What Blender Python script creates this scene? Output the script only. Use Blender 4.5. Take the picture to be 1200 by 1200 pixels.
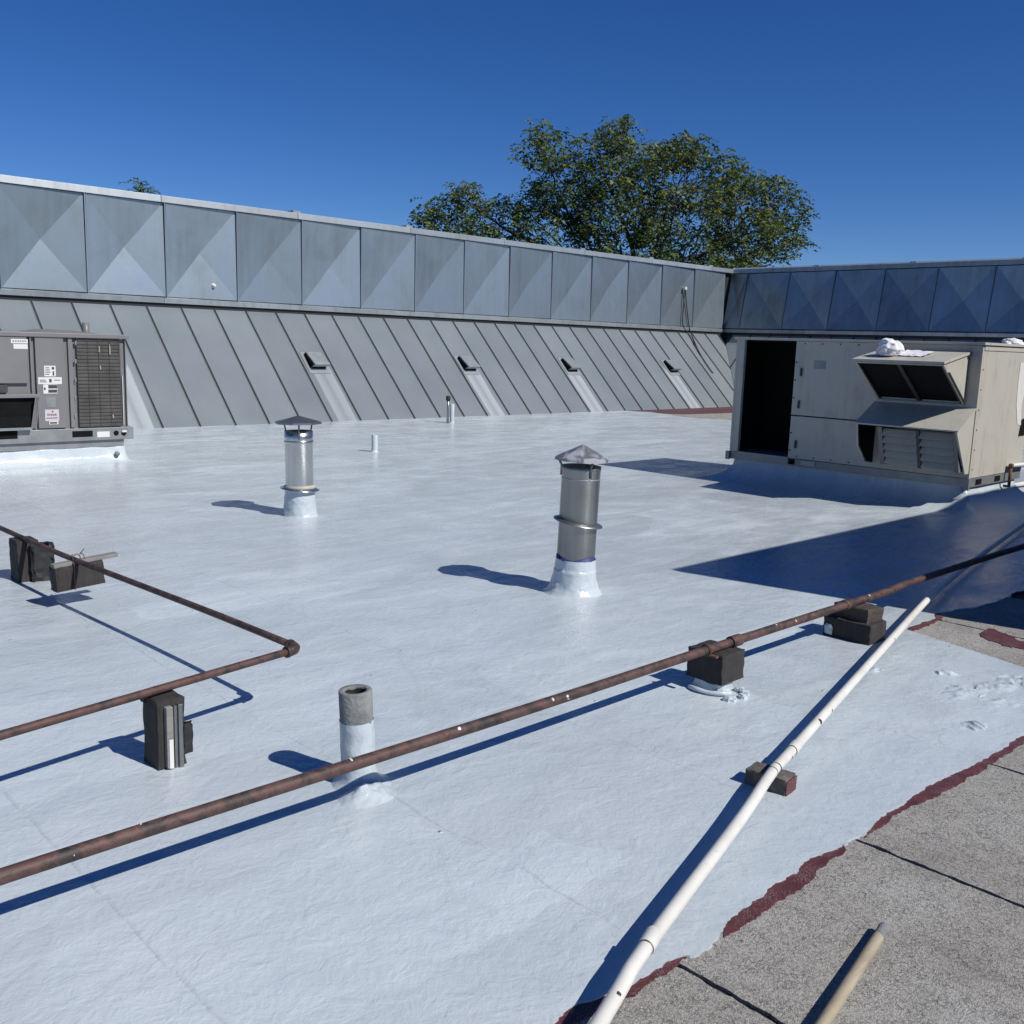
import bpy, bmesh, math, random
from mathutils import Vector, Matrix, noise
import numpy as np

for o in list(bpy.data.objects): bpy.data.objects.remove(o)
SC = bpy.context.scene
COL = SC.collection
rnd = random.Random(7)

# ------------------------------------------------------------------ camera
YAW, PITCH, ROLL, FPX, CH = math.radians(45.9652), math.radians(9.7125), math.radians(1.8287), 1159.47, 1.70
fw = Vector((math.cos(PITCH)*math.cos(YAW), math.cos(PITCH)*math.sin(YAW), -math.sin(PITCH)))
r0 = Vector((math.sin(YAW), -math.cos(YAW), 0)); u0 = r0.cross(fw)
rt = math.cos(ROLL)*r0 + math.sin(ROLL)*u0
up = -math.sin(ROLL)*r0 + math.cos(ROLL)*u0
CAM = Vector((0, 0, CH))
cam = bpy.data.cameras.new('camera'); cam_o = bpy.data.objects.new('camera', cam); COL.objects.link(cam_o)
cam.sensor_width = 36; cam.lens = FPX/1200*36; cam.clip_start = 0.05; cam.clip_end = 3000
cam_o.matrix_world = Matrix(((rt.x, up.x, -fw.x, 0), (rt.y, up.y, -fw.y, 0), (rt.z, up.z, -fw.z, CH), (0, 0, 0, 1)))
SC.camera = cam_o

# ------------------------------------------------------------------ light
SUN_EL = math.radians(43.5)
SH = Vector((0.215, -0.977, 0)).normalized()           # horizontal direction towards the sun
sun_dir = Vector((SH.x*math.cos(SUN_EL), SH.y*math.cos(SUN_EL), math.sin(SUN_EL)))
w = bpy.data.worlds.new('World'); SC.world = w; w.use_nodes = True
nt = w.node_tree; nt.nodes.clear()
sky = nt.nodes.new('ShaderNodeTexSky'); sky.sky_type = 'NISHITA'; sky.sun_disc = False
sky.sun_elevation = SUN_EL; sky.sun_rotation = math.atan2(SH.x, SH.y)
sky.air_density = 0.7; sky.dust_density = 0.0; sky.ozone_density = 6.0; sky.altitude = 200
bg = nt.nodes.new('ShaderNodeBackground'); bg.inputs['Strength'].default_value = 0.087
wo = nt.nodes.new('ShaderNodeOutputWorld')
hs = nt.nodes.new('ShaderNodeHueSaturation'); hs.inputs['Saturation'].default_value = 1.22; hs.inputs['Hue'].default_value = .511
nt.links.new(sky.outputs[0], hs.inputs['Color']); nt.links.new(hs.outputs[0], bg.inputs[0]); nt.links.new(bg.outputs[0], wo.inputs[0])
sl = bpy.data.lights.new('sun', 'SUN'); sl.energy = 4.9; sl.angle = math.radians(0.5); sl.color = (1, 0.96, 0.90)
so = bpy.data.objects.new('sun', sl); COL.objects.link(so)
so.rotation_euler = sun_dir.to_track_quat('Z', 'Y').to_euler(); so.location = (5, -20, 20)
SC.view_settings.view_transform = 'Standard'; SC.view_settings.look = 'None'
SC.view_settings.exposure = 0.0; SC.view_settings.gamma = 1
SC.cycles.max_bounces = 8; SC.cycles.use_denoising = True

# ------------------------------------------------------------------ pixel -> place helpers
def ray(x, y): return fw + rt*((x-600)/FPX) - up*((y-600)/FPX)
def G(x, y, z=0.0):
    d = ray(x, y); return CAM + d*((z-CH)/d.z)
def PX(x, y, v):
    d = ray(x, y); return CAM + d*(v/d.x)
def PY(x, y, v):
    d = ray(x, y); return CAM + d*(v/d.y)

# ------------------------------------------------------------------ materials
MATS = {}
class NT:
    def __init__(s, name):
        s.m = bpy.data.materials.new(name); s.m.use_nodes = True
        s.t = s.m.node_tree; s.b = s.t.nodes['Principled BSDF']
        MATS[name] = s.m
    def n(s, typ, **k):
        nd = s.t.nodes.new(typ)
        for a, v in k.items():
            if a in nd.inputs: nd.inputs[a].default_value = v
            else: setattr(nd, a, v)
        return nd
    def l(s, a, b): s.t.links.new(a, b)
    def coords(s, scale=(1, 1, 1), kind='Object', rot=(0, 0, 0)):
        tc = s.n('ShaderNodeTexCoord'); mp = s.n('ShaderNodeMapping')
        mp.inputs['Scale'].default_value = scale; mp.inputs['Rotation'].default_value = rot
        s.l(tc.outputs[kind], mp.inputs[0]); return mp.outputs[0]
    def geo(s, scale=(1, 1, 1)):
        g = s.n('ShaderNodeNewGeometry'); mp = s.n('ShaderNodeMapping'); mp.inputs['Scale'].default_value = scale
        s.l(g.outputs['Position'], mp.inputs[0]); return mp.outputs[0]
    def noise(s, vec, scale, detail=4, rough=.55, dist=0):
        nn = s.n('ShaderNodeTexNoise'); nn.inputs['Scale'].default_value = scale
        nn.inputs['Detail'].default_value = detail; nn.inputs['Roughness'].default_value = rough
        nn.inputs['Distortion'].default_value = dist
        if vec is not None: s.l(vec, nn.inputs['Vector'])
        return nn.outputs['Fac']
    def ramp(s, fac, stops, interp='LINEAR'):
        r = s.n('ShaderNodeValToRGB'); e = r.color_ramp; e.interpolation = interp
        while len(e.elements) < len(stops): e.elements.new(0.5)
        for el, (p, c) in zip(e.elements, stops):
            el.position = p; el.color = (c, c, c, 1) if isinstance(c, (int, float)) else (*c, 1)
        s.l(fac, r.inputs[0]); return r.outputs[0]
    def mix(s, fac, a, b, blend='MIX'):
        m = s.n('ShaderNodeMix', data_type='RGBA', blend_type=blend)
        for v, i in ((fac, m.inputs[0]), (a, m.inputs[6]), (b, m.inputs[7])):
            if isinstance(v, (int, float)): i.default_value = v
            elif isinstance(v, tuple): i.default_value = (*v, 1)
            else: s.l(v, i)
        return m.outputs[2]
    def math(s, op, a, b=0.0, c=None):
        m = s.n('ShaderNodeMath', operation=op)
        for v, i in ((a, m.inputs[0]), (b, m.inputs[1]), (c, m.inputs[2])):
            if v is None: continue
            if isinstance(v, (int, float)): i.default_value = v
            else: s.l(v, i)
        return m.outputs[0]
    def bump(s, h, strength, dist, prev=None):
        b = s.n('ShaderNodeBump'); b.inputs['Strength'].default_value = strength; b.inputs['Distance'].default_value = dist
        s.l(h, b.inputs['Height'])
        if prev is not None: s.l(prev, b.inputs['Normal'])
        return b.outputs[0]
    def set(s, **k):
        for a, v in k.items():
            i = s.b.inputs[a.replace('_', ' ')]
            if isinstance(v, (int, float)): i.default_value = v
            elif isinstance(v, tuple): i.default_value = (*v, 1)
            else: s.l(v, i)
        return s.m

def m_simple(name, col, rough=.6, metal=0.0, var=.25, scale=6, bump=.1, bscale=40, spec=.5):
    t = NT(name); c = t.geo()
    n1 = t.noise(c, scale, 5, .6)
    f = t.ramp(n1, [(.3, 1-var), (.7, 1+var*.5)])
    col2 = t.mix(1.0, col, f, 'MULTIPLY')
    nb = t.noise(c, bscale, 3)
    return t.set(Base_Color=col2, Roughness=rough, Metallic=metal, Specular_IOR_Level=spec, Normal=t.bump(nb, bump, .01))

def m_coating():
    t = NT('white_roof_coating'); p = t.geo()
    big = t.noise(p, .35, 3, .5); mid = t.noise(p, 2.2, 5, .6)
    streak = t.noise(t.geo((.6, 1.9, 1)), 1.3, 3, .55, 1.4)
    cross = t.noise(t.geo((2.4, .7, 1)), 1.2, 3, .5, 1.0)
    fine = t.noise(p, 75, 3, .65)
    grit = t.noise(p, 24, 5, .62, 1.2)
    blot = t.noise(p, 5.5, 5, .65, .6)
    sx = t.n('ShaderNodeSeparateXYZ'); t.l(p, sx.inputs[0])
    wob = t.math('MULTIPLY_ADD', mid, .10, -.05)
    xs = t.math('ADD', sx.outputs[0], wob); ys = t.math('ADD', sx.outputs[1], wob)
    fx = t.math('FRACT', t.math('MULTIPLY_ADD', xs, 1/1.07, -2.119/1.07+8))
    fy = t.math('FRACT', t.math('MULTIPLY_ADD', ys, 1/3.35, .05))
    show = t.ramp(blot, [(.42, 0.0), (.6, 1.0)])
    lapx = t.ramp(fx, [(0, .0), (.015, 1.0), (.25, .55), (1, 0.0)])
    lapy = t.ramp(fy, [(0, .0), (.008, 1.0), (.14, .3), (1, 0.0)])
    seamx = t.math('MULTIPLY', t.ramp(fx, [(0, 1.0), (.006, .8), (.012, 0.0)]), show)
    seamy = t.math('MULTIPLY', t.ramp(fy, [(0, 1.0), (.0015, .8), (.004, 0.0)]), show)
    spots = t.n('ShaderNodeTexVoronoi', feature='F1'); spots.inputs['Scale'].default_value = 4.0; t.l(p, spots.inputs['Vector'])
    sp = t.ramp(spots.outputs['Distance'], [(.015, 1.0), (.04, 0.0)])
    f = t.math('MULTIPLY_ADD', streak, .4, t.math('MULTIPLY_ADD', mid, .3, t.math('MULTIPLY', blot, .3)))
    col = t.ramp(f, [(.34, (.448, .508, .538)), (.5, (.495, .556, .586)), (.64, (.535, .595, .622))])
    col = t.mix(t.math('MULTIPLY', t.ramp(big, [(.42, 0.0), (.66, 1.0)]), .3), col, (.435, .47, .505))
    cells = t.n('ShaderNodeTexVoronoi', feature='F1', distance='CHEBYCHEV'); cells.inputs['Scale'].default_value = 1.0
    va = t.n('ShaderNodeVectorMath', operation='MULTIPLY_ADD'); va.inputs[1].default_value = (.35, .35, 0)
    wn = t.n('ShaderNodeTexNoise'); wn.inputs['Scale'].default_value = 3.0; t.l(p, wn.inputs['Vector'])
    t.l(wn.outputs['Color'], va.inputs[0]); t.l(t.geo((.55, 1.3, .01)), va.inputs[2]); t.l(va.outputs[0], cells.inputs['Vector'])
    cv = t.n('ShaderNodeSeparateColor'); t.l(cells.outputs['Color'], cv.inputs[0])
    col = t.mix(1.0, col, t.ramp(cv.outputs[0], [(0, .935), (1, 1.05)]), 'MULTIPLY')
    pond = t.ramp(t.noise(p, .55, 4, .55, .6), [(.50, 0.0), (.525, 1.0), (.54, .25), (.62, 0.0)])
    col = t.mix(t.math('MULTIPLY', pond, .16), col, (.33, .34, .34))
    scuff = t.math('MULTIPLY', t.ramp(t.noise(t.geo((1, 3, 1)), 7, 5, .7, .5), [(.62, 0.0), (.70, 1.0)]), t.ramp(t.noise(p, 1.1, 3), [(.5, 0.0), (.62, 1.0)]))
    col = t.mix(t.math('MULTIPLY', scuff, .3), col, (.30, .31, .31))
    col = t.mix(t.math('MULTIPLY', t.math('MAXIMUM', seamx, seamy), .28), col, (.25, .27, .29))
    col = t.mix(t.math('MULTIPLY', t.ramp(t.noise(p, 130, 2), [(.72, 0.0), (.8, 1.0)]), .35), col, (.32, .34, .36))
    col = t.mix(t.math('MULTIPLY', t.ramp(t.noise(p, 9, 3, .7), [(.70, 0.0), (.74, 1.0)]), .3), col, (.36, .385, .40))
    rough = t.math('ADD', t.ramp(t.math('MULTIPLY_ADD', streak, .5, t.math('MULTIPLY', mid, .5)), [(.36, .09), (.5, .18), (.64, .36)]), t.math('MULTIPLY', cv.outputs[1], .10))
    n1 = t.bump(big, .35, .10)
    n1 = t.bump(lapx, .35, .008, n1); n1 = t.bump(lapy, .35, .006, n1)
    n1 = t.bump(cross, .15, .025, n1)
    n1 = t.bump(streak, .22, .03, n1)
    lum = t.noise(p, 11, 4, .55, 1.2)
    n1 = t.bump(blot, .3, .018, n1)
    n1 = t.bump(lum, .30, .014, n1)
    n1 = t.bump(grit, .30, .008, n1)
    n1 = t.bump(t.math('MULTIPLY', fine, t.ramp(t.noise(p, 1.7, 4, .6), [(.4, .25), (.62, 1.0)])), .34, .004, n1)
    n1 = t.bump(sp, .9, .008, n1)
    return t.set(Base_Color=col, Roughness=rough, Specular_IOR_Level=.5, Normal=n1)

def m_membrane():
    t = NT('granule_membrane'); p = t.geo()
    g = t.noise(p, 260, 2, .7); g2 = t.noise(p, 90, 3, .7); mid = t.noise(p, 6, 5, .65); big = t.noise(p, 1.4, 3)
    v = t.n('ShaderNodeTexVoronoi', feature='DISTANCE_TO_EDGE'); v.inputs['Scale'].default_value = 50
    wv = t.n('ShaderNodeTexNoise'); wv.inputs['Scale'].default_value = 30; wv.inputs['Detail'].default_value = 4
    t.l(p, wv.inputs['Vector'])
    va = t.n('ShaderNodeVectorMath', operation='MULTIPLY_ADD'); va.inputs[1].default_value = (.06, .06, .06)
    t.l(wv.outputs['Color'], va.inputs[0]); t.l(p, va.inputs[2]); t.l(va.outputs[0], v.inputs['Vector'])
    crack = t.ramp(v.outputs['Distance'], [(.0, 1.0), (.02, .8), (.05, 0.0)])
    crack = t.math('MULTIPLY', crack, t.ramp(t.noise(p, 11, 5, .7), [(.40, 0.0), (.58, 1.0)]))
    base = t.ramp(g, [(.27, (.10, .10, .097)), (.5, (.35, .345, .33)), (.73, (.60, .595, .575))])
    base = t.mix(t.ramp(g2, [(.35, .6), (.55, 0.0)]), base, (.13, .127, .118))
    tint = t.ramp(big, [(.35, (.90, .865, .82)), (.65, (1.07, 1.055, 1.02))])
    base = t.mix(1.0, base, tint, 'MULTIPLY')
    base = t.mix(t.math('MULTIPLY', crack, .6), base, (.03, .03, .03))
    st = t.ramp(t.noise(p, 2.6, 5, .7), [(.55, 0.0), (.75, 1.0)])
    base = t.mix(t.math('MULTIPLY', st, .4), base, (.10, .097, .09))
    n = t.bump(g, .6, .004); n = t.bump(g2, .5, .008, n)
    n = t.bump(t.math('SUBTRACT', 1.0, crack), .6, .006, n)
    return t.set(Base_Color=base, Roughness=.92, Specular_IOR_Level=.2, Normal=n)

def m_galv(name, base, metal, rough, vscale=1.0):
    t = NT(name); p = t.geo()
    oi = t.n('ShaderNodeObjectInfo')
    off = t.n('ShaderNodeVectorMath', operation='MULTIPLY_ADD'); off.inputs[1].default_value = (13, 7, 3)
    cb = t.n('ShaderNodeCombineXYZ')
    for i in range(3): t.l(oi.outputs['Random'], cb.inputs[i])
    t.l(cb.outputs[0], off.inputs[0]); t.l(p, off.inputs[2])
    mp = t.n('ShaderNodeMapping'); mp.inputs['Scale'].default_value = (3.2, 3.2, .22); t.l(off.outputs[0], mp.inputs[0])
    s1 = t.noise(mp.outputs[0], 2.0*vscale, 5, .6)
    blot = t.noise(off.outputs[0], 1.1, 5, .6, .4)
    sp = t.n('ShaderNodeTexVoronoi'); sp.inputs['Scale'].default_value = 28; t.l(p, sp.inputs['Vector'])
    f = t.math('ADD', t.math('MULTIPLY', s1, .4), t.math('MULTIPLY', blot, .6))
    k = tuple(base)
    col = t.ramp(f, [(.33, tuple(c*.72 for c in k)), (.5, k), (.68, tuple(min(1, c*1.25) for c in k))])
    pr = t.math('MULTIPLY_ADD', oi.outputs['Random'], .22, .89)
    col = t.mix(1.0, col, pr, 'MULTIPLY')
    rr = t.ramp(f, [(.3, rough+.10), (.7, rough-.06)])
    n = t.bump(t.noise(p, 1.7, 3), .12, .03)
    n = t.bump(t.noise(p, 40, 2), .03, .01, n)
    return t.set(Base_Color=col, Metallic=metal, Roughness=rr, Normal=n)

def m_slope(name, washed=False):
    t = NT(name); p = t.geo()
    s1 = t.noise(t.geo((5, .35, .35)), 2.2, 5, .6); bl = t.noise(p, .9, 4)
    f = t.math('ADD', t.math('MULTIPLY', s1, .15), t.math('MULTIPLY', bl, .85))
    oi = t.n('ShaderNodeObjectInfo')
    col = t.ramp(f, [(.35, (.172, .200, .216)), (.65, (.200, .227, .242))])
    col = t.mix(1.0, col, t.math('MULTIPLY_ADD', oi.outputs['Random'], .14, .93), 'MULTIPLY')
    rough = .46
    if washed:
        tc = t.n('ShaderNodeTexCoord'); sx = t.n('ShaderNodeSeparateXYZ'); t.l(tc.outputs['Object'], sx.inputs[0])
        wob = t.math('MULTIPLY_ADD', s1, .10, -.05)
        x = t.math('ADD', t.math('ADD', sx.outputs[0], wob), t.math('MULTIPLY_ADD', oi.outputs['Random'], .10, -.05))
        band = t.ramp(t.math('ADD', x, .5), [(.26, 0.0), (.31, 1.0), (.42, .75), (.5, .35), (.58, .8), (.72, 1.0), (.75, 0.0)])
        below = t.ramp(t.math('MULTIPLY', sx.outputs[2], .4), [(.40, 1.0), (.46, 0.0)])
        col = t.mix(t.math('MULTIPLY', t.math('MULTIPLY', band, below), t.math('MULTIPLY_ADD', oi.outputs['Random'], .45, .5)), col, (.40, .435, .45))
    n = t.bump(t.noise(p, 3.0, 3), .10, .02)
    return t.set(Base_Color=col, Metallic=.25, Roughness=rough, Normal=n)

def m_rust_pipe():
    t = NT('rusty_painted_steel'); p = t.geo()
    a = t.noise(p, 11, 6, .7, .8); b = t.noise(p, 38, 4, .6); c = t.noise(t.geo((1, 1, 1)), 15, 4, .7)
    col = t.ramp(a, [(.34, (.016, .013, .013)), (.44, (.035, .021, .019)), (.52, (.090, .042, .034)), (.75, (.125, .062, .048))])
    col = t.mix(t.ramp(b, [(.42, .45), (.6, 0.0)]), col, (.05, .035, .03))
    white = t.math('MULTIPLY', t.ramp(c, [(.70, 0.0), (.73, 1.0)]), t.ramp(b, [(.46, 0.0), (.54, 1.0)]))
    col = t.mix(white, col, (.62, .62, .6))
    return t.set(Base_Color=col, Roughness=.62, Normal=t.bump(b, .5, .004))

def m_pvc():
    t = NT('white_pvc'); p = t.geo()
    a = t.noise(p, 30, 5, .7); b = t.noise(p, 5, 4)
    col = t.ramp(b, [(.35, (.58, .565, .51)), (.65, (.68, .665, .615))])
    col = t.mix(t.math('MULTIPLY', t.ramp(a, [(.62, 0.0), (.72, 1.0)]), .55), col, (.33, .31, .28))
    return t.set(Base_Color=col, Roughness=.42, Normal=t.bump(a, .1, .003))

def m_primer():
    t = NT('red_primer'); p = t.geo(); a = t.noise(p, 14, 5, .7); g = t.noise(p, 220, 2)
    col = t.ramp(a, [(.3, (.055, .013, .016)), (.6, (.10, .022, .026)), (.8, (.15, .055, .052))])
    col = t.mix(t.math('MULTIPLY', t.ramp(g, [(.52, 0.0), (.66, .9)]), t.ramp(t.noise(p, 9, 4, .7), [(.45, .15), (.6, 1.0)])), col, (.26, .235, .21))
    return t.set(Base_Color=col, Roughness=.55, Normal=t.bump(g, .4, .004))

def m_wood(name, c0, c1, axis='X', rough=.8):
    t = NT(name); sc = {'X': (2, 30, 30), 'Y': (30, 2, 30), 'Z': (30, 30, 2)}[axis]
    a = t.noise(t.coords(sc), 1.6, 5, .6, .6); b = t.noise(t.geo(), 9, 4)
    col = t.ramp(t.math('ADD', t.math('MULTIPLY', a, .65), t.math('MULTIPLY', b, .35)), [(.3, c0), (.7, c1)])
    return t.set(Base_Color=col, Roughness=rough, Normal=t.bump(a, .5, .006))

def m_leaf():
    t = NT('leaf'); at = t.n('ShaderNodeAttribute', attribute_name='tint')
    col = t.ramp(at.outputs['Fac'], [(0, (.058, .095, .030)), (.3, (.098, .145, .042)), (.6, (.150, .185, .054)), (.85, (.23, .20, .055)), (1, (.25, .15, .06))])
    tr = t.n('ShaderNodeBsdfTranslucent'); t.l(col, tr.inputs['Color'])
    t.set(Base_Color=col, Roughness=.5, Specular_IOR_Level=.35)
    mx = t.n('ShaderNodeMixShader'); mx.inputs[0].default_value = .28
    out = t.t.nodes['Material Output']
    t.l(t.b.outputs[0], mx.inputs[1]); t.l(tr.outputs[0], mx.inputs[2]); t.l(mx.outputs[0], out.inputs[0])
    return t.m

def m_enamel(name, k):
    t = NT(name); p = t.geo()
    st = t.noise(t.geo((9, 9, .5)), 1.5, 5, .6); bl = t.noise(p, 3.5, 5, .65)
    f = t.math('ADD', t.math('MULTIPLY', st, .5), t.math('MULTIPLY', bl, .5))
    col = t.ramp(f, [(.34, tuple(c*.80 for c in k)), (.48, k), (.68, tuple(c*1.06 for c in k))])
    col = t.mix(t.math('MULTIPLY', t.ramp(t.noise(p, 14, 4, .7), [(.66, 0.0), (.74, 1.0)]), .35), col, (.20, .17, .13))
    return t.set(Base_Color=col, Roughness=.48, Normal=t.bump(t.noise(p, 2.2, 3), .12, .03))

M = dict(
    coat=m_coating(), memb=m_membrane(), primer=m_primer(),
    galv=m_galv('galvanised_panel', (.28, .33, .355), .74, .38),
    galv2=m_galv('galvanised_trim', (.32, .35, .36), .5, .42, 1.4),
    bright=m_galv('bright_galvanised', (.50, .51, .51), .95, .24, 2),
    dullz=m_galv('dull_zinc_tube', (.25, .26, .255), .85, .40, 2),
    slope=m_slope('grey_standing_seam'), wash=m_slope('washed_standing_seam', True),
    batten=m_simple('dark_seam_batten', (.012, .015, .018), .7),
    bitumen=m_simple('bitumen', (.025, .025, .026), .8, bump=.4),
    rust=m_rust_pipe(), pvc=m_pvc(),
    wood_dark=m_wood('creosote_timber', (.012, .011, .011), (.042, .036, .032), 'Z'),
    wood_grey=m_wood('weathered_timber', (.13, .127, .12), (.27, .26, .24), 'X'),
    wood_brown=m_wood('brown_timber', (.028, .022, .018), (.085, .068, .054), 'X'),
    handle=m_wood('handle_wood', (.24, .195, .13), (.40, .35, .25), 'X', .6),
    brick=m_simple('weathered_brick', (.115, .10, .09), .9, var=.5, scale=25, bump=.6),
    beige=m_enamel('beige_enamel', (.435, .42, .365)),
    rtu=m_simple('taupe_enamel', (.172, .169, .172), .45, var=.10, scale=2.5, bump=.04, bscale=8),
    rail=m_simple('zinc_base_rail', (.26, .275, .28), .5, .5, var=.2),
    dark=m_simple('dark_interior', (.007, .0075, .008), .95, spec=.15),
    filt=m_simple('black_filter_mesh', (.009, .0095, .010), .95, bump=.3, bscale=160, spec=.15),
    coil=m_simple('condenser_coil', (.10, .096, .085), .55, .3, var=.35, scale=5),
    black=m_simple('black_rubber', (.018, .018, .019), .65),
    sticker=m_simple('white_sticker', (.62, .62, .60), .5, var=.06),
    pink=m_simple('pale_pink_sticker', (.52, .46, .50), .5, var=.06),
    ink=m_simple('dark_print', (.05, .045, .05), .6, var=.3, scale=60),
    cloth=m_simple('white_cloth', (.68, .68, .70), .8, var=.05, bump=.3, bscale=60),
    whitep=m_simple('white_paint', (.66, .655, .63), .5, var=.08),
    masonry=m_simple('beige_render', (.36, .335, .29), .85, var=.15, bump=.3, bscale=30),
    asphalt=m_simple('asphalt', (.05, .05, .05), .9, bump=.4),
    bark=m_simple('bark', (.055, .045, .038), .9, var=.4, scale=12, bump=.8, bscale=20),
    leaf=m_leaf(), yellow=m_simple('yellow_gas_paint', (.42, .28, .05), .5, var=.3),
    bluetape=m_simple('blue_masking', (.03, .035, .16), .6), rustm=m_simple('rusted_steel', (.14, .07, .045), .8, var=.5, scale=20, bump=.5),
    sealant=m_simple('cream_sealant', (.40, .38, .30), .6, var=.2),
    cement=m_simple('grey_cement_pipe', (.21, .22, .215), .85, var=.35, scale=18, bump=.5, bscale=70),
)

# ------------------------------------------------------------------ mesh helpers
def tag(o, label=None, cat=None, group=None, kind=None):
    if label: o['label'] = label
    if cat: o['category'] = cat
    if group: o['group'] = group
    if kind: o['kind'] = kind
    return o
def thing(name, loc, label, cat, group=None, rz=0.0):
    o = bpy.data.objects.new(name, None); COL.objects.link(o); o.location = loc; o.rotation_euler = (0, 0, rz)
    o.empty_display_size = .2
    return tag(o, label, cat, group)

class MB:
    """collects shapes in world (or local) coordinates, links them as ONE mesh object"""
    def __init__(s): s.v = []; s.f = []; s.sm = []
    def add(s, vs, fs, smooth=False):
        b = len(s.v); s.v += [Vector(v) for v in vs]
        for f in fs: s.f.append([b+i for i in f]); s.sm.append(smooth)
        return s
    def box(s, c, d, rot=None):
        c = Vector(c); h = Vector(d)/2
        vs = [Vector((x*h.x, y*h.y, z*h.z)) for x in (-1, 1) for y in (-1, 1) for z in (-1, 1)]
        if rot is not None: vs = [rot @ v for v in vs]
        return s.add([c+v for v in vs], [(0, 1, 3, 2), (4, 6, 7, 5), (0, 4, 5, 1), (2, 3, 7, 6), (0, 2, 6, 4), (1, 5, 7, 3)])
    def bb(s, a, b):
        a = Vector(a); b = Vector(b)
        lo = Vector(map(min, a, b)); hi = Vector(map(max, a, b)); return s.box((lo+hi)/2, hi-lo)
    def prism(s, poly, ext):
        """polygon (3D points, planar) swept by ext"""
        n = len(poly); P = [Vector(p) for p in poly]; e = Vector(ext)
        fs = [tuple(range(n))[::-1], tuple(range(n, 2*n))] + [(i, (i+1) % n, n+(i+1) % n, n+i) for i in range(n)]
        return s.add(P+[p+e for p in P], fs)
    def tube(s, path, r, n=14, caps=True, jit=0.0):
        P = [Vector(p) for p in path]; rs = r if isinstance(r, (list, tuple)) else [r]*len(P)
        T = []
        for i in range(len(P)):
            a = P[max(i-1, 0)]; b = P[min(i+1, len(P)-1)]; T.append((b-a).normalized())
        t0 = T[0]; ref = Vector((0, 0, 1)) if abs(t0.z) < .9 else Vector((1, 0, 0))
        N = (ref - t0*ref.dot(t0)).normalized(); vs = []; fs = []
        for i in range(len(P)):
            if i: N = (N - T[i]*N.dot(T[i])).normalized()
            B = T[i].cross(N)
            for k in range(n):
                a = 2*math.pi*k/n; q = rs[i]*(1+jit*noise.noise(P[i]*9+Vector((k, 0, 0))))
                vs.append(P[i]+(N*math.cos(a)+B*math.sin(a))*q)
        for i in range(len(P)-1):
            for k in range(n):
                fs.append((i*n+k, i*n+(k+1) % n, (i+1)*n+(k+1) % n, (i+1)*n+k))
        s.add(vs, fs, True)
        if caps:
            b = len(s.v)-len(vs)
            s.f.append([b+k for k in range(n)][::-1]); s.sm.append(False)
            s.f.append([b+(len(P)-1)*n+k for k in range(n)]); s.sm.append(False)
        return s
    def lathe(s, prof, c, n=40, axis=Vector((0, 0, 1)), jit=None, close=False):
        """profile [(r,z)] around a vertical axis leaning to axis"""
        c = Vector(c); ax = Vector(axis).normalized()
        q = Vector((0, 0, 1)).rotation_difference(ax); vs = []; fs = []
        for (r, z) in prof:
            for k in range(n):
                a = 2*math.pi*k/n; v = Vector((r*math.cos(a), r*math.sin(a), z))
                if jit: v = jit(v)
                vs.append(c+q @ v)
        m = len(prof)
        for i in range(m-1 if not close else m):
            j = (i+1) % m
            for k in range(n): fs.append((i*n+k, i*n+(k+1) % n, j*n+(k+1) % n, j*n+k))
        return s.add(vs, fs, True)
    def flat(s): s.sm = [False]*len(s.sm); return s
    def build(s, name, mat, parent=None, origin=None, bev=0.0, auto=True, link=True):
        me = bpy.data.meshes.new(name)
        O = Vector(origin) if origin is not None else (Vector(parent.location) if parent is not None and parent.parent is None else (Vector(parent['_o']) if parent is not None else Vector((0, 0, 0))))
        me.from_pydata([v-O for v in s.v], [], s.f); me.update()
        me.polygons.foreach_set('use_smooth', s.sm)
        bm = bmesh.new(); bm.from_mesh(me); bmesh.ops.recalc_face_normals(bm, faces=bm.faces); bm.to_mesh(me); bm.free()
        me.materials.append(M[mat] if isinstance(mat, str) else mat)
        o = bpy.data.objects.new(name, me); COL.objects.link(o)
        if parent is not None: o.parent = parent
        else: o.location = O
        if bev:
            b = o.modifiers.new('bevel', 'BEVEL'); b.width = bev; b.segments = 2; b.limit_method = 'ANGLE'; b.angle_limit = math.radians(40)
        o['_o'] = tuple(O)
        return o

def poly_sheet(name, pts, z0, z1, mat, parent=None, hole=None):
    """thin sheet with an irregular outline, triangulated top and real edge"""
    bm = bmesh.new()
    vs = [bm.verts.new((p[0], p[1], z1)) for p in pts]
    es = [bm.edges.new((vs[i], vs[(i+1) % len(vs)])) for i in range(len(vs))]
    bmesh.ops.triangle_fill(bm, edges=es, use_beauty=True)
    lo = [bm.verts.new((p[0], p[1], z0)) for p in pts]
    n = len(vs)
    for i in range(n): bm.faces.new((vs[i], vs[(i+1) % n], lo[(i+1) % n], lo[i]))
    bmesh.ops.recalc_face_normals(bm, faces=bm.faces)
    me = bpy.data.meshes.new(name); bm.to_mesh(me); bm.free()
    # top must look up
    up_area = sum(p.normal.z*p.area for p in me.polygons)
    if up_area < 0: me.flip_normals()
    me.materials.append(M[mat]); o = bpy.data.objects.new(name, me); COL.objects.link(o)
    if parent: o.parent = parent
    o['_o'] = (0, 0, 0)
    return o
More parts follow.
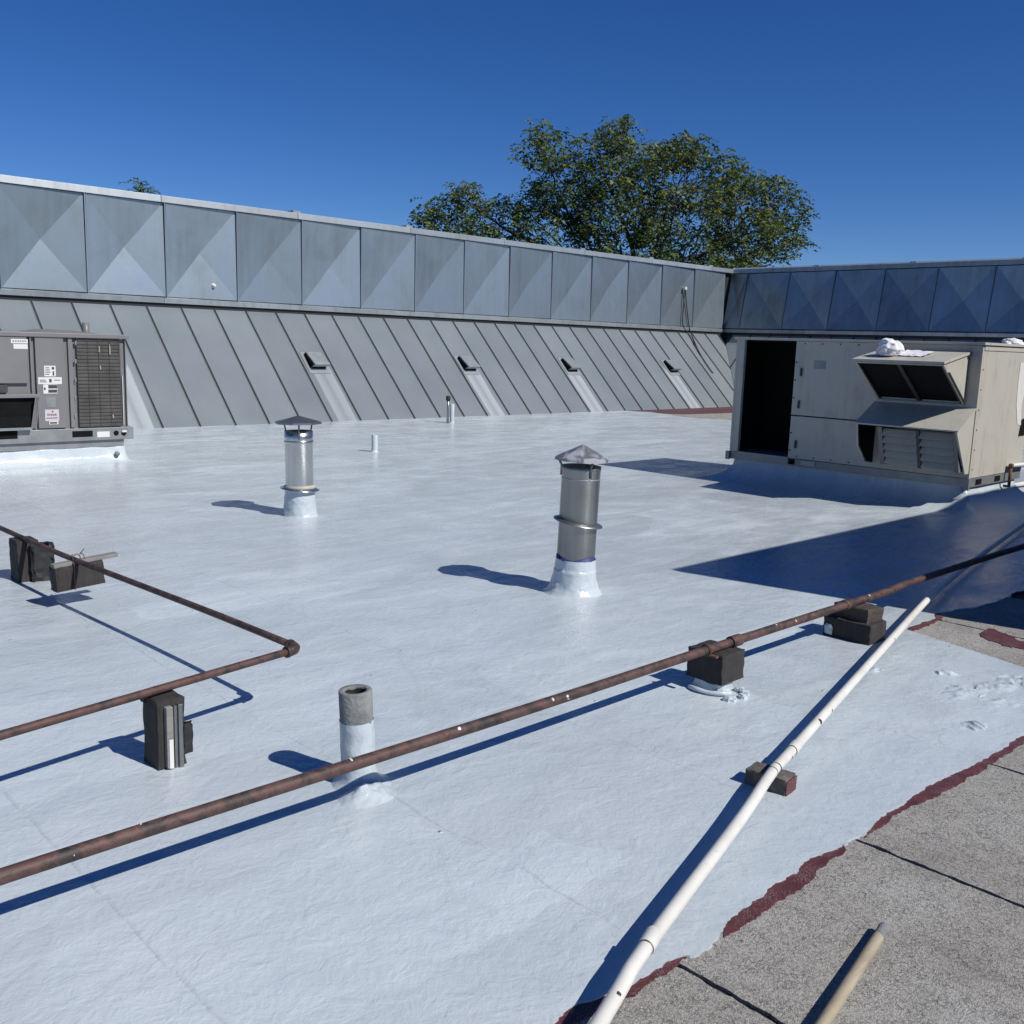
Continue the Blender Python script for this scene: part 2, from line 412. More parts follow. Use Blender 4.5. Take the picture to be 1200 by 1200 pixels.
def rough_line(pts, step=.03, amp=.012, freq=9, seed=0):
    out = []
    for a, b in zip(pts[:-1], pts[1:]):
        a = Vector((a[0], a[1], 0)); b = Vector((b[0], b[1], 0)); L = (b-a).length; n = max(1, int(L/step))
        d = (b-a).normalized() if L else Vector((1, 0, 0)); nn = Vector((-d.y, d.x, 0))
        for i in range(n):
            p = a.lerp(b, i/n)
            q = amp*(noise.noise(Vector((p.x*freq+seed, p.y*freq, 0)))+.6*noise.noise(Vector((p.x*freq*3+seed, p.y*freq*3, 5)))+.45*noise.noise(Vector((p.x*freq*9+seed, p.y*freq*9, 2))))
            out.append((p+nn*q)[:2])
    out.append(tuple(pts[-1][:2])); return out
def gp(*px): return [G(*q)[:2] for q in px]

# ================================================================== SETTING
YB, YW = 17.03, 19.25            # foot of the seamed slope, face of the long fascia
XW = 28.09; XB = XW-(YW-YB)      # face of the far fascia, foot of its slope
ZE, ZD, ZP, ZT = 2.23, 2.36, 4.18, 4.30

MB().bb((-700, -700, -5.3), (700, 700, -5.0)).build('ground', 'asphalt')['kind'] = 'structure'
mem = MB().bb((-9, -7, -.40), (XW+.4, YW+.2, -.016)).build('roof_membrane', 'bitumen'); mem['kind'] = 'structure'

# bare granule-surfaced sheets, laid along Y, 1.07 m wide, with open joints
xs = [2.119+1.07*k for k in range(-5, 6)]
for a, b in zip(xs[:-1], xs[1:]):
    l = rough_line([(a+.009, -4.0), (a+.009, 2.9)], .02, .007, 14, a)
    r = rough_line([(b-.009, 2.9), (b-.009, -4.0)], .02, .007, 14, b+3)
    poly_sheet('membrane_sheet', l+r, -.015, -.004, 'memb', mem)
poly_sheet('membrane_sheet', [(19.8, 12.0), (XB+.3, 12.0), (XB+.3, YB+.1), (19.8, YB+.1)], -.015, -.004, 'memb', mem)

# ---- white coating with its ragged edge
e1 = gp((646, 1200), (675, 1179), (712, 1166), (748, 1150), (774, 1136), (792, 1123), (813, 1121), (826, 1113), (844, 1096), (855, 1078), (878, 1060), (900, 1045),
        (920, 1031), (950, 1006), (964, 1001), (980, 995), (1015, 977), (1035, 957), (1075, 931), (1105, 911), (1140, 899), (1170, 880), (1200, 863))
e1 = [(-4, 1.62), (-1, 1.60), (.8, 1.57)]+[tuple(p) for p in e1]+[(5.6, 1.40), (6.9, 1.37), (9, 1.35)]
e2 = [(9, 1.62), (7.4, 1.70)] + [tuple(p) for p in gp((1200, 783), (1160, 770), (1120, 757), (1086, 746), (1058, 737))]
e3 = [tuple(p) for p in gp((1076, 732), (1092, 725), (1097, 719), (1120, 715), (1140, 712), (1165, 706), (1180, 700), (1191, 694))]+[(8.3, 2.42), (9.2, 2.1), (10.5, 1.9), (13, 1.8)]
e4 = [tuple(p) for p in gp((857, 492.5), (830, 491), (800, 489), (783, 486), (771, 484.5), (764, 483.2))]
out = rough_line(e1, .010, .014, 8, 1) + rough_line(e2, .02, .006, 10, 5) + rough_line(e3, .02, .018, 7, 9)
out += [(XB-.5, 1.8), (XB-.1, 6.0), (XB-.2, 11.2)] + rough_line([(24.2, 13.0)]+e4, .12, .05, 2, 3) + [(e4[-1][0]-.4, YB+.03), (-8.5, YB+.03), (-8.5, 1.7)]
coat = poly_sheet('roof_coating', out, -.004, .005, 'coat'); coat['kind'] = 'structure'

# ---- red primer showing beyond the coating
pr = gp((668, 1200), (700, 1186), (733, 1170), (774, 1144), (797, 1128), (806, 1121))
inner = gp((800, 1110), (760, 1130), (700, 1160), (640, 1192))
def band(outer, inn, seed, amp=.012):
    o = poly_sheet('primer_band', rough_line([tuple(p) for p in outer], .007, amp, 14, seed)+[tuple(p) for p in inn], -.004, .0005, 'primer', mem)
    return o
band([(1.3, 1.49)]+pr, inner+[(1.3, 1.62)], 2)
band(gp((846, 1096), (863, 1088), (887, 1073), (905, 1062), (928, 1047), (950, 1032), (962, 1016), (972, 1008), (992, 996)), gp((985, 985), (940, 1000), (900, 1030), (850, 1070)), 4)
band(gp((1014, 981), (1035, 968), (1050, 955), (1070, 945), (1090, 937), (1120, 920), (1145, 906), (1160, 897), (1185, 880), (1200, 871)), [(4.9, 1.5)]+gp((1170, 872), (1130, 890), (1080, 915), (1020, 955)), 6)
band(gp((1060, 742), (1080, 735), (1098, 729), (1106, 722)), gp((1098, 715), (1085, 722), (1066, 728)), 8, .02)
band(gp((1160, 736), (1176, 741), (1192, 749), (1215, 757), (1215, 762), (1180, 757), (1164, 752), (1150, 746)), gp((1148, 742)), 9, .03)
band(gp((1056, 739), (1100, 753), (1150, 769), (1200, 785)), gp((1200, 789), (1100, 757)), 10, .006)
band(gp((768, 484.2), (800, 485.5), (830, 484.6), (862, 483.6)), [(XB, YB+.05), (20.0, YB+.05)], 11, .05)

# ---- dried wrinkled lumps where the coating bunched up
def wrinkle(cx, cy, sx, sy, hgt, seed, n=56):
    vs = []; fs = []
    for j in range(n+1):
        for i in range(n+1):
            a = i/n*2-1; b = j/n*2-1; rr = math.sqrt(a*a+b*b)
            p = Vector((cx+a*sx, cy+b*sy, 0))
            m = max(0, 1-rr**2.2) * max(0, noise.noise(Vector((p.x*5+seed, p.y*5, 3)))+.22)
            rid = 1-abs(noise.noise(Vector((p.x*19+seed, p.y*13, seed))))*3.2
            vs.append((p.x, p.y, .0035+hgt*m*max(0, rid)+.004*m*noise.noise(p*60)))
    for j in range(n):
        for i in range(n): fs.append((j*(n+1)+i, j*(n+1)+i+1, (j+1)*(n+1)+i+1, (j+1)*(n+1)+i))
    o = MB().add(vs, fs, True).build('coating_wrinkle', 'coat', coat, origin=(0, 0, 0))
for (px, py, sx, sy, h, sd) in ((1165, 808, .42, .22, .05, 2.1), (1110, 788, .10, .07, .06, 7.3), (1130, 812, .16, .10, .05, 4.2), (1140, 852, .10, .06, .05, 1.2), (1025, 785, .07, .05, .05, 3.3)):
    c = G(px, py); wrinkle(c.x, c.y, sx, sy, h, sd)

# ================================================================== SHEET-METAL PARAPETS
def clip(poly, f):
    out = []
    for i in range(len(poly)):
        a = poly[i]; b = poly[(i+1) % len(poly)]; fa = f(a); fb = f(b)
        if fa >= 0: out.append(a)
        if fa*fb < 0: t = fa/(fa-fb); out.append((a[0]+(b[0]-a[0])*t, a[1]+(b[1]-a[1])*t))
    return out
SL = math.hypot(YW-YB, ZE); cs = (YW-YB)/SL; sn = ZE/SL

def diamond_mesh(h, r, mirror=False):
    """one cross-broken pan, unit wide, apex proud of the wall; local x along the wall, -y outwards, z up"""
    b = MB(); e = .5; n = 8
    m = .012
    vs = [(-e, 0, 0), (e, 0, 0), (e, 0, h), (-e, 0, h)]
    d1, d2, dc = r.uniform(.022, .04), r.uniform(.022, .04), r.uniform(.080, .108)
    q = (0, d1, 0, d2) if mirror else (d1, 0, d2, 0)
    vs += [(-e+m, -.072+q[0], .02), (e-m, -.072+q[1], .02), (e-m, -.072+q[2], h-.02), (-e+m, -.072+q[3], h-.02), (r.uniform(-.02, .02), -.072+dc, h*(.5+r.uniform(-.02, .02)))]
    b.add(vs, [(0, 1, 5, 4), (1, 2, 6, 5), (2, 3, 7, 6), (3, 0, 4, 7), (4, 5, 8), (5, 6, 8), (6, 7, 8), (7, 4, 8)])
    return b
def parapet(root, org, ux, uy, seams, slope_seams, L0, L1, vents, valley, lean=0.0, washed=()):
    """org: foot line origin; ux along the wall, uy into the wall"""
    ux = Vector(ux); uy = Vector(uy); org = Vector(org)
    def P(a, b, z): return org+ux*a+uy*b+Vector((0, 0, z))
    q = Matrix((ux, uy, Vector((0, 0, 1)))).transposed().to_4x4()
    depth = YW-YB
    # substrate below the seamed panels and behind the fascia
    pl = [(L0, 0), (L1, 0), (L1, depth), (L0, depth)]
    # slope as one dark deck, clipped at the valley
    def deck(poly): return clip(poly, valley_f) if valley_f else poly
    valley_f = valley
    d = deck(pl)
    MB().prism([P(a, b+.02, b/depth*ZE-.022) for a, b in d], (0, 0, -.15)).build('slope_deck', 'batten', root)
    MB().bb(P(L0, depth+.06+math.tan(lean)*(ZP-ZD), -5), P(L1+.55, depth+.40, ZP-.04)).build('outer_wall', 'masonry', root)
    # standing-seam panels; battens painted near-black for open joints and rib shadows
    nrm = (uy*-sn+Vector((0, 0, cs)))
    for i, (a, b) in enumerate(zip(slope_seams[:-1], slope_seams[1:])):
        poly = deck([(a+.013, 0), (b-.013, 0), (b-.013, depth-.0), (a+.013, depth-.0)])
        if len(poly) < 3: continue
        pm = MB().prism([P(x, y, y/depth*ZE) for x, y in poly], nrm*-.012)
        for e0, e1 in ((a+.0135, a+.024), (b-.024, b-.0135)):
            lp_ = deck([(e0, .002), (e1, .002), (e1, depth-.002), (e0, depth-.002)])
            if len(lp_) > 2: pm.prism([P(x, y, y/depth*ZE)+nrm*.001 for x, y in lp_], nrm*.007)
        o = pm.build('seam_panel', 'wash' if i in washed else 'slope', root, origin=P((a+b)/2, 0, 0))
        o.location = P((a+b)/2, 0, 0)-root.location
    for a in slope_seams:
        pl2 = deck([(a-.0125, -.004), (a+.0125, -.004), (a+.0125, depth), (a-.0125, depth)])
        if len(pl2) < 3: continue
        MB().prism([P(x, y, y/depth*ZE)+nrm*-.006 for x, y in pl2], nrm*.030).build('seam_shadow_batten', 'batten', root)
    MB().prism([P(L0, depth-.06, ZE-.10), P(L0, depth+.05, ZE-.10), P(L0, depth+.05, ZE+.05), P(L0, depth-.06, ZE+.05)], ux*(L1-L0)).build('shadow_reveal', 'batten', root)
    # drip trim under the fascia
    a = L0
    while a < L1-.2:
        b = min(a+3.05, L1)
        MB().prism([P(a+.003, depth-.105, ZE+.022), P(a+.003, depth+.05, ZE+.022), P(a+.003, depth+.05, ZD+.012), P(a+.003, depth-.005, ZD+.012), P(a+.003, depth-.115, ZD-.012)], ux*(b-a-.006)).build('drip_trim', 'galv2', root)
        a = b
    # cross-broken fascia pans
    prng = random.Random(int(L1*10))
    for a, b in zip(seams[:-1], seams[1:]):
        o = diamond_mesh(ZP-ZD, prng, lean > 0).build('fascia_panel', 'galv', root, origin=(0, 0, 0))
        mw = Matrix.Translation(P((a+b)/2, depth, ZD)-root.location) @ q @ Matrix.Rotation(-lean, 4, 'X') @ Matrix.Diagonal((b-a-.006, 1, 1, 1))
        o.matrix_local = mw
        o['_o'] = (0, 0, 0)
    # standing joint strips
    for k, a in enumerate(seams[1:-1]):
        MB().prism([P(a-.010, depth-.001, ZD), P(a+.010, depth-.001, ZD), P(a+.010, depth-.084, ZD), P(a-.010, depth-.084, ZD)], Vector((0, 0, ZP-ZD))+uy*math.tan(lean)*(ZP-ZD)).build('joint_strip', 'galv', root)
    tb_ = math.tan(lean)*(ZP-ZD)
    MB().prism([P(L0, depth+.044, ZD-.04), P(L0, depth+.058, ZD-.04), P(L0, depth+.058+tb_, ZP), P(L0, depth+.044+tb_, ZP)], ux*(L1+.3-L0)).build('fascia_backing', 'batten', root)
    # coping in lengths
    a = L0; t = math.tan(lean)*(ZP-ZD)
    while a < L1+.2:
        b = min(a+3.05, L1+.34)
        MB().prism([P(a+.004, depth-.10+t, ZP-.01), P(a+.004, depth+.45, ZP-.01), P(a+.004, depth+.45, ZT+.06), P(a+.004, depth-.085+t, ZT)], ux*(b-a-.008)).build('coping', 'galv2', root, bev=.006)
        if rnd.random() < .6: MB().bb(P(b-.09, depth-.045+t, ZT-.004), P(b+.09, depth+.3, ZT+.05)).build('coping_splice', 'galv2', root)
        a = b

VENT_PX = ((368, 424), (546, 427), (666, 428.5), (785, 430))
def slope_pt(px, py):
    d = ray(px, py); k = ZE/(YW-YB); return CAM+d*((-k*YB-CH)/(d.z-k*d.y))
seamsL = [-.35, 1.2, 2.74, 4.29, 5.83, 7.34, 8.87, 10.41, 11.96, 13.51, 15.08, 16.63, 18.2, 19.78, 21.4, 23.0, 24.6, 26.25, 27.95]
slopeL = [7.74+.7115*k for k in range(-10, 29)]
pL = thing('parapet_wall', (10, YB, 0), 'long sunlit parapet of diamond-creased galvanised panels above a grey standing-seam slope', 'wall')
parapet(pL, (0, YB, 0), (1, 0, 0), (0, 1, 0), seamsL, slopeL, -.35, XW, None,
        lambda p: (XB+p[1])-p[0]-.004, 0.0, washed=[int((x-slopeL[0])/.7115) for x in [7.3]+[slope_pt(*q).x for q in VENT_PX]])
# far parapet runs along -Y: local a = distance from the corner
pR = thing('parapet_wall', (XB, 8, 0), 'shaded blue-grey metal parapet running behind the big beige air handler', 'wall')
sR = [.0]+[.62+1.56*k for k in range(0, 15)]
parapet(pR, (XB, YW, 0), (0, -1, 0), (1, 0, 0), sR, [.4+.7115*k for k in range(0, 32)], 0.0, 22.4, None,
        lambda p: p[0]-((YW-YB)-p[1])-.004, .168)

# hooded slope vents
def slope_vent(px, py, which):
    # point on the slope plane: z = (y-YB)*ZE/(YW-YB)
    c = slope_pt(px, py)
    r = thing('slope_vent', c, which, 'roof vent', 'hooded vents on the seamed slope')
    X = Vector((1, 0, 0)); U = Vector((0, cs, sn)); N = Vector((0, -sn, cs))
    def Q(a, b, n): return c+X*a+U*b+N*n
    MB().prism([Q(-.25, -.34, .0), Q(.25, -.34, .0), Q(.25, .26, .0), Q(-.25, .26, .0)], N*.014).build('flange', 'galv2', r)
    MB().prism([Q(-.16, -.17, .015), Q(-.16, .20, .015), Q(-.16, .20, .10), Q(-.16, -.24, .19), Q(-.16, -.24, .13)], X*.37).build('hood', 'galv2', r, bev=.008)
    MB().prism([Q(-.175, -.18, .014), Q(-.163, -.18, .014), Q(-.163, .19, .014), Q(-.163, .19, .07), Q(-.163, -.2, .15), Q(-.175, -.2, .15), Q(-.175, .19, .07)][0:1]+[Q(-.175, .19, .014), Q(-.175, .19, .075), Q(-.175, -.20, .15)], X*.013).build('shaded_side', 'dark', r)  # dark sheet on the hood's left face, its shade put into the colour
    MB().prism([Q(-.14, -.20, .016), Q(.19, -.20, .016), Q(.19, -.20, .12), Q(-.14, -.20, .12)], U*.02).build('mouth', 'dark', r)
    return c
vn = ['hooded slope vent just behind the flat-capped flue', 'hooded slope vent above the pair of small upright pipes', 'hooded slope vent midway along the slope, behind the cone-capped flue', 'hooded slope vent beside the dangling black cable']
for (px, py), l in zip(VENT_PX, vn): slope_vent(px, py, l)

# knob on the fascia, dangling cable
c = PY(250, 335, YW-.03)
MB().lathe([(0, -.03), (.05, -.03), (.055, 0), (.03, .03), (.028, .07), (0, .072)], c, 20, (0, -1, 0)).build('wall_knob', 'whitep', origin=c)
tag(bpy.data.objects['wall_knob'], 'small round white fitting fixed low on a diamond panel', 'fitting')
def smooth_path(pts, n=8):
    P = [Vector(p) for p in pts]; out = []
    for i in range(len(P)-1):
        a = P[max(i-1, 0)]; b = P[i]; c = P[i+1]; d = P[min(i+2, len(P)-1)]
        for k in range(n):
            t = k/n
            out.append(.5*((2*b)+(-a+c)*t+(2*a-5*b+4*c-d)*t*t+(-a+3*b-3*c+d)*t**3))
    out.append(P[-1]); return out
def on_slope(px, py, off=.03):
    return slope_pt(px, py)+Vector((0, -sn, cs))*off
yf = YW-.09
top = PY(802.5, 338, yf)
cb = thing('cable', top, 'black cable hanging in a loop from the diamond parapet onto the slope', 'cable')
MB().tube(smooth_path([top, PY(801, 360, yf), PY(800, 380, yf-.03), on_slope(806, 392), on_slope(815, 408), on_slope(825, 424)]), .016, 8).build('cable_strand', 'black', cb)
MB().tube(smooth_path([top+Vector((.02, 0, 0)), PY(805, 362, yf), PY(808, 385, yf-.03), on_slope(811, 396), on_slope(819, 414), on_slope(829, 430), on_slope(835, 438)]), .016, 8).build('cable_strand', 'black', cb)
MB().box(top, (.09, .12, .09)).build('entry_cap', 'whitep', cb, bev=.015)

# ================================================================== SCREEN WALL outside the frame (casts the wedge of shade)
Lsh = (4.53-1.2)/(-SH.y); hp = Lsh*math.tan(SUN_EL); xp = 6.10+SH.x*Lsh
ph = thing('screen_wall', (xp, 1.2, 0), 'tall grey metal equipment screen whose shade falls as a wedge across the coating', 'screen')
k = 0; x = xp
while x < xp+11:
    MB().bb((x, 1.10, -.01), (x+.98, 1.2, hp-.08)).build('screen_panel', 'slope', ph); x += 1.0
    MB().bb((x-.03, 1.02, -.01), (x+.03, 1.095, hp-.1)).build('post', 'rail', ph)
MB().bb((xp, 1.08, hp-.08), (xp+11, 1.2, hp)).build('cap_rail', 'galv2', ph)

# ================================================================== FLUES AND PIPES THROUGH THE ROOF
def boot_jit(amp, r0):
    def f(v):
        a = amp*noise.noise(Vector((v.x*14, v.y*14, v.z*16)))+amp*.6*noise.noise(v*38)
        r = math.hypot(v.x, v.y) or 1
        return Vector((v.x*(1+a/r), v.y*(1+a/r), v.z+a*.3))
    return f
def boot(root, c, prof, axis=(0, 0, 1), amp=.006, n=72):
    # subdivide the profile so that the trowelled folds are real
    pr = []
    for (r1, z1), (r2, z2) in zip(prof[:-1], prof[1:]):
        k = max(1, int(math.hypot(r2-r1, z2-z1)/.012))
        pr += [(r1+(r2-r1)*i/k, z1+(z2-z1)*i/k) for i in range(k)]
    pr.append(prof[-1])
    return MB().lathe(pr, c, n, axis, boot_jit(amp, 0)).build('coated_boot', 'coat', root)
def cone_cap(root, c, r, zr, zp, axis, mat, sides=24, th=.004):
    cap = MB().lathe([(0.001, zp), (r*.5, zr+(zp-zr)*.5), (r, zr), (r, zr-.018), (r-th, zr-.018), (r-th, zr-.003), (r*.5, zr+(zp-zr)*.5-.006), (0.001, zp-.008)], c, sides, axis).flat().build('rain_cap', mat, root)
    return cap
def struts(root, c, rt_, zt, rc, zc, axis, az0, n=3):
    ax = Vector(axis).normalized(); q = Vector((0, 0, 1)).rotation_difference(ax)
    for k in range(n):
        a = az0+2*math.pi*k/n; d = Vector((math.cos(a), math.sin(a), 0))
        p = [d*(rt_+.003)+Vector((0, 0, zt-.07)), d*(rt_+.004)+Vector((0, 0, zt)), d*rc+Vector((0, 0, zc))]
        MB().tube([Vector(c)+q @ v for v in p], .0085, 6).build('cap_strut', 'dullz', root)

# cone-capped flue
c = G(672, 694); ax = (.012, -.018, 1)
f1 = thing('flue', c, 'tall dull zinc flue with a paint-splashed cone cap and a tilted collar', 'flue')
boot(f1, c, [(.215, .0), (.195, .012), (.168, .05), (.155, .10), (.147, .15), (.149, .165), (.143, .17), (.141, .225), (.138, .245)], ax)
MB().lathe([(.136, .20), (.136, .262), (.133, .262)], c, 40, ax, lambda v: Vector((v.x, v.y, v.z+(.012*math.sin(math.atan2(v.y, v.x)*3) if v.z > .25 else 0)))).build('masking_tape', 'bluetape', f1)
MB().lathe([(.132, .15), (.132, .86), (.134, .862), (.134, .888), (.124, .888), (.124, .30), (.001, .30)], c, 48, ax).build('tube', 'dullz', f1)
MB().lathe([(.1325, .80), (.1345, .804), (.1325, .808)], c, 48, ax).build('seam_ring', 'galv2', f1)
co = MB().lathe([(.132, .012), (.172, 0), (.172, -.004), (.132, .006)], c+Vector((.006, -.009, .50)), 40, (.10, -.14, 1)).build('storm_collar', 'dullz', f1)
def m_splash():
    t = NT('splashed_cap'); a = t.noise(t.geo((1, 1, .6)), 10, 3, .5, .6)
    col = t.ramp(a, [(.42, (.22, .225, .23)), (.56, (.60, .61, .62))])
    t.set(Base_Color=col, Roughness=.42, Metallic=.5); return t.m
M['splash'] = m_splash()
cap_ = cone_cap(f1, c, .188, .945, 1.035, ax, 'splash', 10)
struts(cap_, c, .133, .888, .168, .945, ax, math.radians(250))

# flat-capped bright flue
c = G(352, 604); ax = (-.012, .012, 1)
f2 = thing('flue', c, 'bright galvanised flue with a low octagonal rain cap near the slope', 'flue')
boot(f2, c, [(.18, .0), (.165, .012), (.158, .05), (.150, .12), (.145, .20), (.140, .255)], ax)
MB().lathe([(.131, .2), (.131, .715), (.133, .717), (.133, .815), (.126, .815), (.126, .3), (.001, .3)], c, 48, ax).build('tube', 'bright', f2)
MB().lathe([(.134, .70), (.137, .705), (.137, .72), (.134, .725)], c, 48, ax).build('joint_band', 'bright', f2)
MB().lathe([(.131, .30), (.150, .287), (.15, .27), (.131, .262)], c, 40, ax, boot_jit(.004, 0)).build('sealant_bead', 'sealant', f2)
MB().lathe([(.131, .02), (.185, 0), (.185, -.004), (.131, .012)], c+Vector((-.003, .003, .262)), 40, (.04, -.06, 1)).build('storm_collar', 'bright', f2)
cap_ = cone_cap(f2, c, .222, .90, .958, ax, 'dullz', 8)
struts(cap_, c, .133, .815, .155, .90, ax, math.radians(240), 3)

# open insulated stub beside the rusty pipe
c = G(421, 918); ax = (-.035, .028, 1)
f3 = thing('pipe_stub', c, 'short open-topped grey pipe stub wrapped in white coating beside the rusty line', 'pipe')
boot(f3, c, [(.125, .0), (.10, .012), (.078, .03), (.068, .06), (.066, .15), (.067, .22), (.0655, .262)], ax, .004)
MB().lathe([(.063, .20), (.064, .376), (.061, .381), (.044, .380), (.041, .376), (.041, .22), (.001, .22)], c, 40, ax, boot_jit(.0015, 0)).build('pipe_wall', 'cement', f3)
MB().lathe([(.0405, .372), (.0395, .36), (.0395, .24), (.001, .24)], c, 32, ax).build('bore', 'black', f3)
lump = MB(); l0 = G(431, 934)
vs = []; n = 30
for j in range(n+1):
    for i in range(n+1):
        a = i/n*2-1; b = j/n*2-1; m = max(0, 1-(a*a+b*b))**1.6
        p = Vector((l0.x+a*.13, l0.y+b*.10, 0)); vs.append((p.x, p.y, .003+.040*m*(1+.9*noise.noise(p*14))+.012*m*noise.noise(p*45)))
lump.add(vs, [(j*(n+1)+i, j*(n+1)+i+1, (j+1)*(n+1)+i+1, (j+1)*(n+1)+i) for j in range(n) for i in range(n)], True).build('coating_lump', 'coat', f3)

# small vent pipes
c = G(439, 530)
v1 = thing('vent_pipe', c, 'lone short white vent pipe standing between the flues and the slope', 'pipe')
MB().lathe([(.075, 0), (.05, .02), (.047, .04), (.047, .26), (.045, .265), (.037, .265), (.037, .1), (.001, .1)], c, 24).build('pipe_wall', 'coat', v1)
c = G(527.5, 496)
v2 = thing('vent_pipe', c, 'white vent pipe with a thin dark conduit beside it near the slope', 'pipe')
MB().lathe([(.08, 0), (.05, .02), (.046, .05), (.046, .40), (.044, .405), (.035, .405), (.035, .1), (.001, .1)], c+Vector((.03, -.02, 0)), 24).build('pipe_wall', 'coat', v2)
MB().tube([c+Vector((-.045, .03, 0)), c+Vector((-.04, .03, .30)), c+Vector((-.04, .03, .50))], .024, 12).build('conduit', 'dullz', v2)
MB().lathe([(.03, .46), (.045, .48), (.05, .54), (.035, .57), (.001, .575)], c+Vector((-.04, .03, 0)), 16).build('conduit_cap', 'black', v2)

# ================================================================== LONG PIPES
def coupling(root, name, p, d, L, r, mat):
    d = Vector(d).normalized(); p = Vector(p)
    return MB().tube([p-d*L/2, p-d*(L/2-.004), p+d*(L/2-.004), p+d*L/2], [r*.96, r, r, r*.96], 20).build(name, mat, root)
ZG, YG = .232, 2.705
def gx(px, py): return G(px, py, ZG).x
gas = thing('steel_pipe', (4, YG, 0), 'long rusty red-brown steel pipe carried on timber blocks across the whole roof', 'pipe')
path = [(-2.2, YG-.01, ZG)]+[(x, YG+.012*noise.noise(Vector((x*.5, 0, 0)))+(.02 if x > 6 else 0), ZG+.006*noise.noise(Vector((x*.6, 3, 0)))) for x in np.arange(-1.8, 13.5, .25)]
MB().tube(path, .0225, 20, jit=.06).build('pipe_run', 'rust', gas)
for px, py, L, r in ((850, 748, .085, .031), (822, 760, .022, .029), (985, 706, .10, .029), (1030, 690, .03, .026)):
    x = gx(px, py); coupling(gas, 'coupling', (x, YG, ZG), (1, 0, 0), L, r, 'rust')
# flakes of scale and blobs of white paint along the pipe
for k, x in enumerate([G(px_, py_, ZG).x for px_, py_ in ((165, 983), (172, 980), (405, 893), (516, 862), (534, 856), (640, 820), (700, 800), (905, 735), (925, 728), (950, 718), (985, 708), (1012, 700), (1085, 678))]):
    a = rnd.uniform(.5, 1.9)
    b = MB(); rr = .0232; L = rnd.uniform(.003, .008)
    vs = []; fs = []
    for i in range(5):
        for j in range(5):
            u = i/4*2-1; w_ = j/4*2-1; k2 = max(0, 1-u*u*.9-w_*w_*.9); th = a+w_*(.75 if k in (0, 2, 3) else .35)*(1+.5*noise.noise(Vector((x*30, i, j))))
            q = rr+.0035*k2-.0012
            vs.append((x+u*L*(1+.5*noise.noise(Vector((x*9, j*2.2, 0)))), YG+.012*noise.noise(Vector((x*.5, 0, 0)))+(.02 if x > 6 else 0)-q*math.cos(th), ZG+.006*noise.noise(Vector((x*.6, 3, 0)))+q*math.sin(th)))
    fs = [(i*5+j, i*5+j+1, (i+1)*5+j+1, (i+1)*5+j) for i in range(4) for j in range(4)]
    b.add(vs, fs, True).build('paint_splash' if k % 3 else 'rust_flake', 'whitep' if k % 3 else 'rustm', gas)

ZL = .31
K = G(350, 760, ZL); A0 = G(0, 862, ZL); B0 = G(0, 617, ZL)
A1 = K+(A0-K)*1.9; B1 = K+(B0-K)*1.5
lp = thing('steel_pipe', (K.x, K.y, 0), 'rusty steel pipe turning a sharp corner on tall dark blocks', 'pipe')
MB().tube([A1.lerp(K, t) for t in np.linspace(0, .985, 20)], .0168, 18, jit=.05).build('pipe_run', 'rust', lp)
MB().tube([B1.lerp(K, t)+Vector((.012*math.sin(t*9), 0, -.012*math.sin(t*3.1))) for t in np.linspace(0, .99, 24)], .0168, 18, jit=.05).build('pipe_run', 'rust', lp)
da = (A0-K).normalized(); db = (B0-K).normalized()
elb = [K+da*.075, K+da*.045, K+da*.022+db*.006, K+da*.006+db*.022, K+db*.045, K+db*.075]
MB().tube(elb, [.022, .024, .024, .024, .024, .022], 20).build('elbow', 'rust', lp)
elb_o = [o for o in lp.children if o.name.startswith('elbow')][0]
coupling(elb_o, 'elbow_rim', K+da*.066, da, .016, .027, 'rust'); coupling(elb_o, 'elbow_rim', K+db*.066, db, .016, .027, 'rust')

# white plastic drain pipe
ZV = .091
pts = [G(705, 1195, ZV), G(757, 1110, ZV), G(868, 960, ZV), G(905, 905, ZV), G(940, 866, ZV), G(1078, 712, ZV), G(1112, 680, ZV-.02), G(1150, 650, ZV-.03), G(1200, 614, ZV-.03)]
d0 = (pts[0]-pts[1]).normalized(); pts = [pts[0]+d0*1.3]+pts+[pts[-1]+(pts[-1]-pts[-2]).normalized()*1.2]
pv = thing('plastic_pipe', (pts[4].x, pts[4].y, 0), 'long white plastic drain pipe running diagonally over a brick', 'pipe')
MB().tube(smooth_path(pts, 6), .0210, 24).build('pipe_run', 'pvc', pv)
def pdir(px, py):
    c = G(px, py, ZV); i = min(range(len(pts)-1), key=lambda i: ((pts[i]+pts[i+1])/2-c).length)
    d = (pts[i+1]-pts[i]).normalized(); return pts[i]+d*((c-pts[i]).dot(d)), d
for px, py, L in ((763, 1102, .075), (930, 876, .07)):
    c, d = pdir(px, py); coupling(pv, 'coupling', c, d, L, .0242, "pvc")
    coupling(pv, 'joint_line', c-d*(L/2+.002), d, .004, .0232, 'batten')
for px, py in ((907, 905), (911, 900)):
    c, d = pdir(px, py); coupling(pv, 'clamp_band', c, d, .006, .0223, 'dullz')
